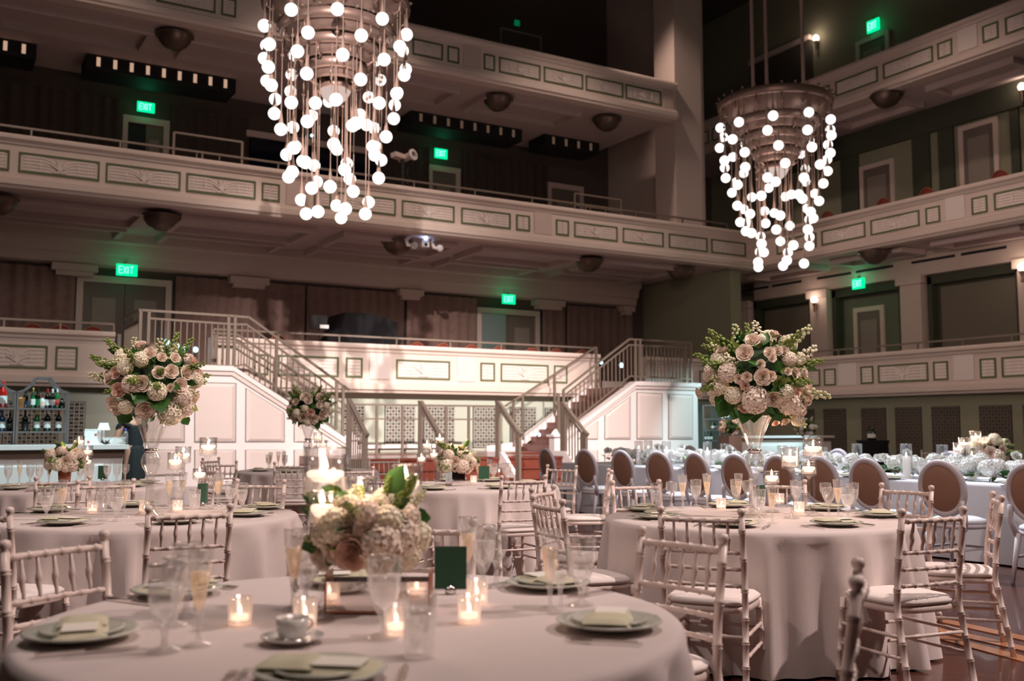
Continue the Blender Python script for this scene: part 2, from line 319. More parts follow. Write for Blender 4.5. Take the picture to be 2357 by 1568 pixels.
# pilaster blocks in the fronts
def pil(parent, wall, key, us, m):
    z0, z1 = TIERS[key]
    for u0, u1, v in us:
        if wall == 'back': a, b = onY(u0, v, BY).x, onY(u1, v, BY).x; mb = MB().box(min(a, b), max(a, b), BY-.03, BY, z0+.38, z1-.24)
        else: a, b = onX(u0, v, RX).y, onX(u1, v, RX).y; mb = MB().box(RX-.03, RX, min(a, b), max(a, b), z0+.38, z1-.24)
        build(mb, 'pilaster_block', m, parent)
pil(T_lowc, 'back', 'low', [(850, 900, 845), (1052, 1094, 855)], M['panelpaint'])
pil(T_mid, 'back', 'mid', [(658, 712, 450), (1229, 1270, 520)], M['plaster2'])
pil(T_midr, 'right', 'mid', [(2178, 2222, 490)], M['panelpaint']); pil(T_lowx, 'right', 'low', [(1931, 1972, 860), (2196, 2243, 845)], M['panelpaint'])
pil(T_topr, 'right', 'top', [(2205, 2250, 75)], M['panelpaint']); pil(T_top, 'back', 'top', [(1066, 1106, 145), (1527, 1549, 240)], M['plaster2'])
# ---- floors and soffits
def slab(nm, x0, x1, y0, y1, z0, z1, m): return struct(build(MB().box(x0, x1, y0, y1, z0, z1), nm, m))
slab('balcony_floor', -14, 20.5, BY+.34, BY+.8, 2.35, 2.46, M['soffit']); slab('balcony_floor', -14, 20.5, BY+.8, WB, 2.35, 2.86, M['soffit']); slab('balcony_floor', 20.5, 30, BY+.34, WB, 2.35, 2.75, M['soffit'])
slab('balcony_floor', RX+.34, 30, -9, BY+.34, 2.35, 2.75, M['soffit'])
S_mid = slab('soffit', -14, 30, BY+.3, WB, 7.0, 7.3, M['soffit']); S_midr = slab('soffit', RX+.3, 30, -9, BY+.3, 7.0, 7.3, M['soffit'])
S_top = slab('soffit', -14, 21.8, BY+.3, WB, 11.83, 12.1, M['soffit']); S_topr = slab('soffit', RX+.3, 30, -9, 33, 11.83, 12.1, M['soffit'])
# coffer mouldings hanging under the soffits
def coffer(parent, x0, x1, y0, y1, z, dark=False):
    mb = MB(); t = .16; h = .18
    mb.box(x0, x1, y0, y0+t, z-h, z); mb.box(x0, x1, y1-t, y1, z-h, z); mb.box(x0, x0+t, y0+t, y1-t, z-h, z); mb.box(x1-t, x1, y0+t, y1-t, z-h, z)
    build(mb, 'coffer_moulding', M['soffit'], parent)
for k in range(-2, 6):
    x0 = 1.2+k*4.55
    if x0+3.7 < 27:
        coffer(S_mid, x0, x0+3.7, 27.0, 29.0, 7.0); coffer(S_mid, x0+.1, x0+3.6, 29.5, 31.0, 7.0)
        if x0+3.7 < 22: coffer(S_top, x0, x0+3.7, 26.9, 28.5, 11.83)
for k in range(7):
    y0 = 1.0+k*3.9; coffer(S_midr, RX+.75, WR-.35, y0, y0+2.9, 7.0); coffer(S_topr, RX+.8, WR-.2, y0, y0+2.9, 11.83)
# dark fixture wells with lit slots in the upper soffit
def slot_box(u0, v0, u1, v1, n):
    a = onZ(u0, v0, 11.7); b = onZ(u1, v1, 11.7); y = 30.2
    t = empty('lighting_trough', ((a.x+b.x)/2, y, 11.5), 0); L = abs(b.x-a.x)
    build(MB().box(-L/2, L/2, -.55, .55, -.1, .32), 'trough_body', M['black'], t)
    for i in range(n):
        x = -L/2+L*(i+.7)/(n+.4)
        build(MB().box(x-.05, x+.05, -.565, -.55, .0, .26), 'lit_slot', M['slit' if u0 < 900 else 'slit2'], t)
    return t
tr = []
for (a, b, n, lab) in [((205, 120), (540, 195), 9, 'long dark ceiling trough with nine lit slots left of the big chandelier'), ((-60, 75), (88, 100), 3, 'dark ceiling trough with lit slots cut by the left picture edge'),
                  ((965, 250), (1215, 300), 8, 'dark ceiling trough with faint slots right of the big chandelier'), ((1265, 310), (1385, 335), 4, 'short dark ceiling trough nearest the tall pillar')]:
    tag(slot_box(*a, *b, n), lab, 'light fixture')
# dome lamps
def dome(p, label):
    t = empty('dome_lamp', p, 0, label, 'ceiling lamp')
    build(MB().lathe([(.02, -.36), (.16, -.34), (.32, -.24), (.42, -.1), (.45, 0)], n=20), 'bowl', M['domeb'], t, True)
    build(MB().lathe([(.45, 0), (.50, .0), (.50, .05), (.44, .07), (.44, 0)], n=20), 'rim', M['domeb'], t, True)
    build(MB().lathe([(.06, .0), (.06, .35)], n=8, cap=True), 'stem', M['brass'], t)
for (u, v, z, lab) in [(370, 500, 6.85, 'bronze dome lamp under the middle balcony, left of the big chandelier'), (915, 560, 6.85, 'bronze dome lamp beside the white twin security light'), (1355, 602, 6.85, 'bronze dome lamp under the middle balcony, above the right staircase'),
    (1567, 624, 6.85, 'bronze dome lamp under the middle balcony near the corner'), (-5, 462, 6.85, 'bronze dome lamp cut by the left picture edge'), (2012, 583, 6.85, 'bronze dome lamp under the right middle balcony'),
    (402, 85, 11.7, 'dark dome lamp under the top balcony at upper left'), (1145, 230, 11.7, 'dark dome lamp under the top balcony beyond the big chandelier'), (1397, 278, 11.7, 'dark dome lamp under the top balcony next to the tall pillar'), (2040, 222, 11.7, 'dark dome lamp under the right top balcony')]:
    dome(onZ(u, v, z), lab)
# rear-wall beam with pilaster capitals
bm = struct(build(MB().prism([(0, 6.05), (.35, 6.1), (.4, 6.35), (.5, 6.4), (.55, 6.7), (.7, 6.75), (.7, 7.0), (0, 7.0)], 0, -14, 24, WB), 'trim_1', M['plaster2']))
for u0, u1 in ((118, 225), (530, 620), (920, 975), (1235, 1300), (1432, 1460)):
    a = onY(u0, 640, WB-.4).x; b = onY(u1, 640, WB-.4).x
    build(MB().box(a, b, WB-.45, WB, 5.85, 6.06).box(a+.12, b-.12, WB-.38, WB, 5.72, 5.86), 'capital', M['plaster2'], bm)
# curtains
def curtain(x0, x1, z0, z1, y, label, m='curtain'):
    t = MB(); n = max(12, int((x1-x0)*13)); vs = []; 
    for z in (z0, z1):
        for i in range(n+1):
            x = x0+(x1-x0)*i/n; vs.append((x, y-.06-.05*math.sin(i*1.35+.7*math.sin(i*.37))-.03*math.sin(i*.53), z))
    t.add(vs, [(i, i+1, n+2+i, n+1+i) for i in range(n)])
    o = build(t, 'pleated_curtain', M[m], None, True); tag(o, label, 'curtain'); return o
def xs(u0, u1, y=WB-.1, v=700): return onY(u0, v, y).x, onY(u1, v, y).x
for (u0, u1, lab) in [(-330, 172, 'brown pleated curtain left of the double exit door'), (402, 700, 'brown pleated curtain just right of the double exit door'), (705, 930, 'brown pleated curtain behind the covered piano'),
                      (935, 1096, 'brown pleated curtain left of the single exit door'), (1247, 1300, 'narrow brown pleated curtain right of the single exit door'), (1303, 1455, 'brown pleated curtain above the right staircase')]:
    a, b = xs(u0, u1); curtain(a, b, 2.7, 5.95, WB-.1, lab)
for (u0, u1, lab) in [(-260, 285, 'shaded pleated curtain on the middle balcony, left of the green exit sign'), (390, 570, 'shaded pleated curtain behind the middle balcony rail, left of the dark booth'),
                      (870, 985, 'shaded pleated curtain left of the middle balcony exit door'), (1065, 1260, 'shaded pleated curtain right of the middle balcony exit door')]:
    a, b = xs(u0, u1, WB-.1, 350); curtain(a, b, 8.3, 11.2, WB-.1, lab, 'curtain_shade')
# doors on the rear wall
def exit_sign(p, rz, label, glow=1.5, w=.34, h=.24, back=.8):
    t = empty('exit_sign', p, rz, label, 'sign')
    build(MB().box(-w/2, w/2, -.03, .03, -h/2, h/2), 'sign_panel', M['exit' if glow > .5 else 'exitd'], t)
    L = MB(); s = h*.30; x = -w*.38
    def st(x0, z0, x1, z1): L.bar((x0, -.036, z0), (x1, -.036, z1), .012, .022)
    ww = w*.15
    st(x, -s, x, s); [st(x, q, x+ww, q) for q in (-s, 0, s)]; x += w*.21
    st(x, -s, x+ww, s); st(x, s, x+ww, -s); x += w*.22
    st(x, -s, x, s); x += w*.08
    st(x, s, x+ww*1.2, s); st(x+ww*.6, -s, x+ww*.6, s)
    build(L, 'exit_lettering', M['exitw' if glow > .5 else 'exitd'], t)
    build(MB().box(-.03, .03, -.02, .02, h/2, h/2+.08).box(-.03, .03, -.02, back, h/2+.05, h/2+.08), 'bracket', M['brass'], t)
    d = bpy.data.lights.new('exit_glow', 'POINT'); d.energy = glow; d.color = (.03, 1, .42); d.shadow_soft_size = .1
    o = bpy.data.objects.new('exit_glow', d); C.objects.link(o); o.parent = t; o.location = (0, -.22, .05); KIDS.setdefault(t.name, []).append(o)
def door(n, x0, x1, z0, z1, y, leaves, openleaf=None):
    d = struct(bpy.data.objects.new('door_%d' % n, MB().box(x0-.18, x0, y-.14, y, z0, z1).box(x1, x1+.18, y-.14, y, z0, z1).box(x0-.18, x1+.18, y-.14, y, z1, z1+.2).mesh('door_frame', M['plaster2']))); C.objects.link(d)
    for k in range(leaves):
        a = x0+(x1-x0)*k/leaves; b = x0+(x1-x0)*(k+1)/leaves
        if openleaf == k: build(MB().box(a, b, y-.05, y, z0, z1), 'door_opening', M['black'], d); continue
        l = build(MB().box(a+.01, b-.01, y-.08, y-.02, z0, z1), 'door_leaf', M['dooring'], d)
        q = .22*(b-a); build(MB().box(a+q, b-q, y-.10, y-.08, z0+.5*(z1-z0)-.6, z1-.45).box(a+q, b-q, y-.10, y-.08, z0+.2, z0+.5*(z1-z0)-.75), 'raised_panel', M['doorpanel'], l)
        hx = b-.12 if k == 0 else a+.12
        build(MB().box(hx-.05, hx+.05, y-.12, y-.08, z0+.85, z0+1.35), 'push_plate', M['white'], l)
    return d
a, b = xs(190, 380); door(1, a, b, 2.75, 5.6, WB, 2)
a, b = xs(1108, 1232); door(2, a, b, 2.75, 5.45, WB, 2, None)
build(MB().box(a, a+(b-a)*.42, WB-.2, WB-.12, 2.75, 5.45), 'passage_panel', mat('passage_grey_green', (.20, .26, .25), .8), bpy.data.objects['door_2'])
a, b = xs(292, 374, WB, 320); door(3, a, b, 8.3, 10.55, WB, 2, 0)
a, b = xs(992, 1046, WB, 400); door(4, a, b, 8.3, 10.4, WB, 1); a, b = xs(1265, 1330, WB, 420); door(5, a, b, 8.3, 10.4, WB, 1)
exit_sign(onY(292, 622, WB-.7), 0, 'green EXIT sign above the double door on the lower left balcony', 2.2, .58, .34)
exit_sign(onY(1171, 689, WB-.7), 0, 'green EXIT sign above the single door left of the right staircase', 2.2, .52, .34)
exit_sign(onY(336, 247, WB-.4), 0, 'green EXIT sign in the dark upper left, on the middle balcony', 1.2, .5, .3)
exit_sign(onY(1015, 354, WB-.4), 0, 'green EXIT sign on the middle balcony, right of the big chandelier', 1.2, .48, .34)
exit_sign(onY(1190, 53, WB-.4), 0, 'faint small green EXIT sign at the very top, in the dark top balcony', .1, .2, .2)
# dark control booth window on the middle balcony
a, b = xs(575, 865, WB-.2, 380)
bt = struct(build(MB().box(a, b, WB-.25, WB-.1, 8.3, 10.6), 'window_1', mat('booth_glass_dark', (.004, .008, .02), .1)))
build(MB().box(a-.15, b+.15, WB-.3, WB-.1, 10.6, 10.8), 'booth_lintel', M['plaster2'], bt)
build(MB().sphere((0, 0, 0), .05), 'blue_indicator', M['cyan'], bt, loc=onY(718, 312, WB-.3))
# pier rising from the middle balcony
struct(build(MB().box(21.78, 22.95, 26.0, 27.1, 8.0, 18.5).box(22.95, 23.6, 26.6, 34, 8.0, 18.5), 'wall_pier', M['plaster2']))
struct(build(MB().box(24.6, 25.1, 26.5, WB, 2.7, 7.0), 'wall_corner', M['olive']))
struct(build(MB().box(23.6, 29, 33.2, 33.4, 8, 18.5), 'wall_corner_upper', M['olive']))
# back wall of the hall floor under the balcony, with grilles
gw = struct(build(MB().box(-14, 26, BY+.28, BY+.4, 0, 2.32), 'wall_stage', M['greenwall']))
gr_ = struct(build(MB().box(RX+.28, RX+.4, -9, 26.2, 0, 2.32), 'wall_right_lower', M['olive']))
def grille(parent, wall, a0, a1, z0, z1, cell=.088):
    w_ = a1-a0; h = z1-z0; nx = max(3, int(w_/cell)); nz = int(h/cell)
    g = MB(); s = .026
    for i in range(nx+1): x = -w_/2+w_*i/nx; g.box(x-s/2, x+s/2, -.05, -.03, -h/2, h/2)
    for j in range(nz+1): z = -h/2+h*j/nz; g.box(-w_/2, w_/2, -.055, -.035, z-s/2, z+s/2)
    for i in range(nx):
        for j in range(nz):
            if (i+j) % 2 == 0: x = -w_/2+w_*(i+.5)/nx; z = -h/2+h*(j+.5)/nz; q = cell*.17; g.box(x-q, x+q, -.05, -.036, z-q, z+q)
    c = (a0+a1)/2; z = (z0+z1)/2
    loc, rot = ((c, BY+.28, z), (0, 0, 0)) if wall == 'back' else ((RX+.28, c, z), (0, 0, R(-90)))
    bk = build(MB().box(-w_/2-.03, w_/2+.03, -.02, .01, -h/2-.03, h/2+.03), 'grille_backing', M['grilleback'], parent, loc=loc, rot=rot)
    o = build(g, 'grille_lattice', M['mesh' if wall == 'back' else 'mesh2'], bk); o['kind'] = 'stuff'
for u0, u1 in [(-60, 4), (10, 36), (42, 132), (158, 193), (790, 838), (888, 954), (978, 1045), (1091, 1146), (1176, 1233), (1257, 1290), (1340, 1380)]:
    a, b = onY(u0, 970, BY+.25).x, onY(u1, 970, BY+.25).x; grille(gw, 'back', a, b, .78, 1.93)
for u0, u1 in [(1842, 1872), (1897, 1945), (1984, 2037), (2062, 2119), (2146, 2207), (2256, 2327), (2357, 2440)]:
    a, b = onX(u0, 980, RX+.25).y, onX(u1, 980, RX+.25).y; grille(gr_, 'right', min(a, b), max(a, b), .45, 1.93)
struct(build(MB().box(5.2, 13.4, BY+.18, BY+.28, .76, .86), 'baseboard_back', M['white']))
# ---- right wall behind the boxes: columns, beam, openings
Xc = WR
def col(u, v, x=Xc): return onX(u, v, x).y
wm = MB()
def span(u0, u1, v, z0, z1, x0, x1, mb): a, b = onX(u0, v, Xc).y, onX(u1, v, Xc).y; mb.box(x0, x1, min(a, b), max(a, b), z0, z1)
for u0, u1 in ((1690, 1722), (1864, 1902), (2072, 2120), (2344, 2460)):
    a, b = onX(u0, 700, Xc).y, onX(u1, 700, Xc).y
    c = struct(build(MB().box(Xc, Xc+.95, min(a, b), max(a, b), 2.7, 6.25).box(Xc-.1, Xc+.1, min(a, b)-.1, max(a, b)+.1, 6.0, 6.28), 'column', M['plaster2']))
sb = struct(build(MB().box(Xc-.02, Xc+.95, -9, 28.5, 6.25, 7.0), 'trim_2', M['plaster2']))
for u0, u1, v in ((1707, 1770, 660), (1778, 1846, 648), (1882, 1960, 632), (1971, 2057, 614), (2099, 2199, 590), (2213, 2318, 570)):
    a, b = onX(u0, v, Xc).y, onX(u1, v, Xc).y; build(MB().box(Xc-.04, Xc, min(a, b), max(a, b), 6.66, 6.74), 'vent_slot', M['black'], sb)
for k, (u0, u1) in enumerate(((1726, 1860), (1906, 2068), (2126, 2342))):
    a, b = onX(u1, 700, Xc).y, onX(u0, 700, Xc).y
    rec = struct(build(MB().box(Xc+.5, Xc+.55, a-.1, b+.1, 2.7, 6.3).box(Xc+.2, Xc+.5, a, a+.16, 2.7, 6.2).box(Xc+.2, Xc+.5, b-.16, b, 2.7, 6.2).box(Xc+.2, Xc+.5, a, b, 5.95, 6.3), 'reveal', M['darkgreen']))
    build(MB().box(Xc+.44, Xc+.5, a+.32, b-.32, 2.7, 5.85), 'inner_panel', mat('olive_panel_%d' % k, (.17, .15, .11) if k != 1 else (.13, .15, .10), .85), rec)
# exit door in the middle opening
def rdoor(n, u0, u1, v, ztop, z0, x):
    a, b = onX(u1, v, x).y, onX(u0, v, x).y
    d = struct(build(MB().box(x-.08, x, a-.16, a, z0, ztop).box(x-.08, x, b, b+.16, z0, ztop).box(x-.08, x, a-.16, b+.16, ztop, ztop+.16), 'door_%d' % n, M['plaster2']))
    l = build(MB().box(x-.05, x-.01, a, b, z0, ztop), 'door_leaf', M['dooring'], d)
    build(MB().box(x-.07, x-.05, a+.15*(b-a), b-.15*(b-a), z0+.3, ztop-.3), 'raised_panel', M['doorpanel'], l); return d
rdoor(6, 1976, 2029, 740, 5.35, 2.75, Xc+.42)
exit_sign(onX(1976, 653, Xc-.1), R(-90), 'green EXIT sign on the lower right balcony wall', 5, .5, .36)
# middle and top right walls
wmr = struct(build(MB().box(Xc+.6, Xc+.7, -9, 33, 7.3, 11.83), 'wall_right_middle', M['olive'])); struct(build(MB().box(Xc+.3, Xc+.4, -9, 33, 12.1, 18.5), 'wall_right_upper', M['olive']))
for k, (u0, u1, v, zt) in enumerate([(1990, 2052, 420, 10.35), (2220, 2290, 340, 10.75)]): rdoor(7+k, u0, u1, v, zt, 8.1, Xc+.58)
for u0, u1, v in ((1935, 1975, 430), (2100, 2140, 400), (2160, 2195, 380), (2325, 2345, 320)):
    a, b = onX(u0, v, Xc+.5).y, onX(u1, v, Xc+.5).y; build(MB().box(Xc+.5, Xc+.6, min(a, b), max(a, b), 8, 11.8), 'dark_upright', M['darkgreen'], wmr)
build(MB().box(Xc+.46, Xc+.6, -9, 27, 11.0, 11.8), 'dark_frieze', M['darkgreen'], wmr)
rdoor(9, 1980, 2040, 90, 14.75, 12.6, Xc+.28)
exit_sign(onX(2010, 59, Xc+.1), R(-90), 'green EXIT sign at the top right, on the top balcony', 2.5, .5, .42)
a, b = onX(1725, 100, Xc+.2).y, onX(1865, 40, Xc+.2).y
pb = struct(build(MB().box(Xc+.2, Xc+.3, b, a, 12.6, 15.7), 'window_2', mat('dark_olive_recess', (.07, .06, .045), .9))); build(MB().box(Xc+.1, Xc+.3, b, a, 15.7, 15.9), 'window_ledge', M['plaster2'], pb)
# wall sconces
for u, v, x, lab in ((1874, 690, Xc-.12, 'lit wall sconce on the column left of the lower right exit door'), (2352, 615, Xc-.12, 'lit wall sconce on the column cut by the right picture edge'), (1878, 88, Xc+.2, 'lit wall sconce at the top right behind the small chandelier rods'), (2352, 200, Xc+.4, 'lit wall sconce on the middle balcony at the right picture edge')):
    p = onX(u, v, x); t = empty('wall_sconce', p, 0, lab, 'wall lamp')
    build(MB().sphere((0, 0, 0), .12, 14, 8, 1.1), 'glass_shade', M['sconce'], t, True)
    build(MB().lathe([(.02, -.45), (.05, -.4), (.03, -.3), (.06, -.2), (.10, -.12)], n=12).bar((0, 0, -.32), (.16, 0, -.32), .04), 'bracket', M['brass'], t, True)
    d = bpy.data.lights.new('sconce_glow', 'POINT'); d.energy = 9; d.color = (1, .75, .6); d.shadow_soft_size = .12
    o = bpy.data.objects.new('sconce_glow', d); C.objects.link(o); o.parent = t; o.location = (-.25, 0, .05)
# ---- brass rails on the balcony fronts
def toprail(wall, a0, a1, z, step, label, off=.05):
    t = empty('balcony_rail', (0, 0, 0), 0, label, 'railing'); b = BY if wall == 'back' else RX
    P = (lambda a, q: (a, b-.02+off, q)) if wall == 'back' else (lambda a, q: (b-.02+off, a, q))
    build(MB().bar(P(a0, z+.2), P(a1, z+.2), .05, .05), 'handrail', M['railp'], t)
    n = max(2, int(abs(a1-a0)/step))
    me = MB().box(-.02, .02, -.02, .02, 0, .2).mesh('post', M['railp'])
    for i in range(n+1): put('post', me, t, P(a0+(a1-a0)*i/n, z))
toprail('back', -8, 4.0, 3.65, 1.15, 'thin bronze rail on the lower left balcony front'); toprail('back', 6.4, 18.3, 3.65, 1.6, 'thin bronze rail on the centre stage balcony front')
toprail('right', 6, 24, 3.65, 1.4, 'thin bronze rail on the lower right balcony front'); toprail('back', -8, 24, 8.22, 1.9, 'thin bronze rail along the middle balcony front')
def guard(u0, v0, u1, v1, y, label, zt, zb):
    a = onY(u0, v0, y).x; b = onY(u1, v1, y).x
    t = empty('guard_rail', ((a+b)/2, y, zb), 0, label, 'railing'); L = b-a; h = zt-zb
    build(MB().bar((-L/2, 0, h), (L/2, 0, h), .05), 'top_rail', M['railp'], t); build(MB().bar((-L/2, 0, h*.45), (L/2, 0, h*.45), .035), 'middle_rail', M['railp'], t)
    for x in (-L/2, L/2): build(MB().box(x-.03, x+.03, -.03, .03, 0, h), 'post', M['railp'], t)
    for x in (-L/6, L/6): build(MB().box(x-.015, x+.015, -.015, .015, 0, h*.45), 'short_post', M['railp'], t)
guard(400, 315, 557, 340, BY+.4, 'small metal guard rail on the middle balcony left of the big chandelier', 8.95, 8.15)
guard(1322, 450, 1428, 465, BY+.4, 'small metal guard rail on the middle balcony left of the pillar', 8.85, 8.15)
guard(1152, 88, 1244, 108, BY+1.0, 'small faint guard rail on the dark top balcony', 14.05, 12.1)
# ================================================================ STAGE AND STAIRCASES
SZ, SE, Y1, Y2 = .66, 20.0, 23.5, 25.55
def sx(u, v, y=Y1): return onY(u, v, y).x
x_l, x_r = onY(812, 1052, SE).x, onY(1297, 1052, SE).x
st = struct(build(MB().box(x_l, x_r, SE, Y1+.2, SZ-.22, SZ).box(x_l, x_r, SE+.06, Y1, 0, SZ-.2), 'stage_floor', M['wood']))
struct(build(MB().box(sx(640, 1000), sx(1300, 1000), Y1+.2, BY+.28, 0, SZ), 'stage_floor', M['wood']))
for k in range(3):
    z1 = SZ-.22*k
    s_ = build(MB().box(x_l, x_r, SE-.32*k-.04, SE-.32*k+.3, z1-.045, z1), 'step_tread', M['wood'], st)
    build(MB().box(x_l, x_r, SE-.32*k-.01, SE-.32*k+.1, z1-.22, z1-.045), 'step_riser', M['wood'], st)
# white sloping cheek pieces beside the front steps
for x in (onY(1148, 1052, SE).x, x_r-.04):
    mb = MB(); mb.add([(x+dx, y, z) for dx in (0, .09) for y, z in ((SE+.5, SZ+.12), (SE-.1, SZ+.12), (SE-.95, .10), (SE-.95, 0), (SE-.75, 0), (SE+.5, SZ))], [(0, 1, 2, 3, 4, 5), (11, 10, 9, 8, 7, 6)]+[(i, (i+1) % 6+0, 6+(i+1) % 6, 6+i) for i in range(6)])
    build(mb, 'step_cheek', M['white'], st)
# stair units: panelled near wall, cap, treads, far stringer
def stair(side, label):
    t = empty('staircase', (0, 0, 0), 0, label, 'staircase')
    sg = 1 if side == 'right' else -1
    if side == 'right': xe, xt, xb, zt, zb = sx(1605, 885), sx(1460, 882), sx(1290, 1010), onY(1460, 882, Y1).z, onY(1290, 1010, Y1).z
    else: xe, xt, xb, zt, zb = sx(316, 848), sx(536, 848), sx(800, 1018), onY(536, 848, Y1).z, onY(800, 1018, Y1).z
    def poly(y0, y1_, pts, nm, m):
        mb = MB(); n = len(pts); mb.add([(x, y, z) for y in (y0, y1_) for x, z in pts], [tuple(range(n)), tuple(range(2*n-1, n-1, -1))]+[(i, (i+1) % n, n+(i+1) % n, n+i) for i in range(n)])
        return build(mb, nm, m, t)
    poly(Y1, Y1+.18, [(xe, 0), (xe, zt-.06), (xt, zt-.06), (xb, zb-.06), (xb, 0)], 'side_wall', M['white'])
    dx = .12*sg
    poly(Y1-.09, Y1+.24, [(xe+.08*sg, zt-.07), (xe+.08*sg, zt+.05), (xt+.02*sg, zt+.05), (xb, zb+.05), (xb, zb-.09), (xt, zt-.07)], 'wall_cap', M['white'])
    poly(Y1-.05, Y1, [(xe+.04*sg, zt-.17), (xe+.04*sg, zt-.07), (xt, zt-.07), (xb, zb-.08), (xb, zb-.17), (xt+.03*sg, zt-.17)], 'cap_moulding', M['panelpaint'])
    # raised panels
    def pn(px, mirrored=False):
        pts = [onY(u, v, Y1) for u, v in px]; P = [(p.x, p.z) for p in pts]; cx = sum(p[0] for p in P)/len(P); cz = sum(p[1] for p in P)/len(P)
        b = poly(Y1-.012, Y1+.0, P, 'panel_reveal', M['grilleback'])
        q = [(cx+(x-cx)*.965, cz+(z-cz)*.975) for x, z in P]; r = [(cx+(x-cx)*.78, cz+(z-cz)*.86) for x, z in P]
        n = len(P); mb = MB(); mb.add([(x, Y1-.016, z) for x, z in q]+[(x, Y1-.05, z) for x, z in r], [tuple(range(n, 2*n))]+[(i, (i+1) % n, n+(i+1) % n, n+i) for i in range(n)])
        o = build(mb, 'raised_panel', M['panelpaint'], t)
    zlow = .12
    def vz(u, z):   # photo row of a height on the wall plane
        return min(range(0, 2400), key=lambda v: abs(onY(u, v, Y1).z-z)) if False else screen((onY(u, 1000, Y1).x, Y1, z))[1]
    if side == 'right':
        up = [[(1465, 903), (1524, 906), (1525, 1012), (1465, 1012)], [(1538, 907), (1594, 909), (1594, 1012), (1538, 1012)], [(1391, 956), (1451, 912), (1451, 1012), (1391, 1012)], [(1350, 988), (1376, 969), (1376, 1012), (1330, 1012)][:4]]
        lo = [(1465, 1525), (1538, 1594), (1391, 1451), (1330, 1376)]
    else:
        up = [[(447, 880), (544, 882), (543, 1019), (447, 1019)], [(565, 893), (655, 950), (655, 1018), (564, 1018)], [(676, 964), (757, 1015), (757, 1018), (676, 1018)], [(334, 878), (425, 880), (425, 1019), (334, 1019)]]
        lo = [(447, 543), (564, 655), (676, 757), (334, 425)]
    for p in up: pn(p)
    for a, b in lo: pn([(a, 1036), (b, 1036), (b, vz(b, .25)), (a, vz(a, .25))])
    # treads
    n = 9; run = (xt-xb)/n; rise = (zt-.1-SZ)/n
    for i in range(n):
        xa = xb+run*i; z = SZ+rise*(i+1)
        build(MB().box(min(xa, xt), max(xa, xt), Y1+.18, Y2, z-.05, z), 'tread', M['wood'], t)
        build(MB().box(min(xa, xa+.03*sg), max(xa, xa+.03*sg), Y1+.18, Y2, z-rise, z-.05), 'riser', M['wood'], t)
    build(MB().box(min(xe, xt), max(xe, xt), Y1+.18, BY+1.5, zt-.25, zt-.1), 'landing', M['wood'], t)
    poly(Y2, Y2+.12, [(xt, zt-.25), (xt, zt+.05), (xb-.3*sg, zb-.12), (xb-1.2*sg, zb-.22), (xb-1.2*sg, zb-.42), (xb-.3*sg, zb-.42)], 'far_stringer', M['white'])
    nb = xb-.1*sg
    build(MB().box(nb-.13, nb+.13, Y1-.05, Y1+.22, SZ-.1, zb+.05).box(nb-.19, nb+.19, Y1-.11, Y1+.28, zb+.05, zb+.12).lathe([(.16, zb+.12), (.1, zb+.2), (.02, zb+.27)], (nb, Y1+.08, 0), 4), 'newel', M['white'], t)
    return t
stair('left', 'white panelled staircase on the left of the stage, descending to the right'); stair('right', 'white panelled staircase on the right of the stage, descending to the left with red treads')
def balustrade(label, hand, second, bottom, posts, y, y_end=None, bal=True, m='railp', step=.14):
    # hand / second / bottom: polylines of photo points on the plane y
    t = empty('stair_rail', onY(hand[0][0], hand[0][1], y), 0, label, 'railing'); o = t.location
    Q = lambda pl: [onY(u, v, y)-o for u, v in pl]
    def rail(pl, w_, nm, h=None):
        mb = MB(); P = Q(pl)
        for a, b in zip(P, P[1:]): mb.bar(a, b, w_, h)
        build(mb, nm, M[m], t)
    def zat(pl, x):
        P = Q(pl)
        for a, b in zip(P, P[1:]):
            if min(a.x, b.x)-1e-6 <= x <= max(a.x, b.x)+1e-6: return a.z+(b.z-a.z)*(x-a.x)/((b.x-a.x) or 1)
        return None
    rail(hand, .065, 'handrail', .05)
    if second: rail(second, .045, 'upper_rail', .045)
    if bottom: rail(bottom, .045, 'lower_rail', .04)
    for u, v0, v1 in posts:
        a = onY(u, v0, y)-o; b = onY(u, v1, y)-o; build(MB().bar((a.x, 0, a.z), (a.x, 0, b.z), .065), 'post', M[m], t)
    if second and bottom:
        xs_ = [p.x for p in Q(second)]; x = min(xs_)+step
        while x < max(xs_)-.03:
            z1, z0 = zat(second, x), zat(bottom, x)
            if z1 is not None and z0 is not None: build(MB().box(x-.012, x+.012, -.012, .012, z0, z1), 'baluster', M[m], t)
            x += step
    if y_end:
        p = Q(hand)[0 if y_end[0] == 'start' else -1]; L = y_end[1]
        build(MB().bar(p, p+Vector((0, L, 0)), .065, .05).bar(p+Vector((0, 0, -.22)), p+Vector((0, L, -.22)), .045), 'return_rail', M[m], t)
        for k in range(1, int(L/.16)): build(MB().box(p.x-.012, p.x+.012, k*.16-.012, k*.16+.012, p.z-1.2, p.z-.22), 'baluster', M[m], t)
    return t
balustrade('champagne metal handrail on the near side of the left staircase', [(323, 714), (541, 728), (573, 731), (804, 898)], [(343, 733), (541, 747), (567, 747), (775, 899)], [(343, 835), (541, 843), (563, 839), (770, 985)],
           [(324, 714, 838), (343, 716, 840), (526, 727, 848), (541, 728, 850), (637, 778, 905), (775, 878, 990), (790, 888, 1005)], Y1+.02, ('start', 2.2))
balustrade('champagne metal handrail on the near side of the right staircase', [(1297, 898), (1448, 781), (1590, 789)], [(1297, 912), (1448, 794), (1590, 801)], [(1297, 990), (1450, 866), (1590, 873)],
           [(1297, 898, 1003), (1285, 905, 1010), (1462, 781, 882), (1473, 782, 882), (1578, 789, 884), (1590, 789, 884)], Y1+.02, ('end', 2.2))
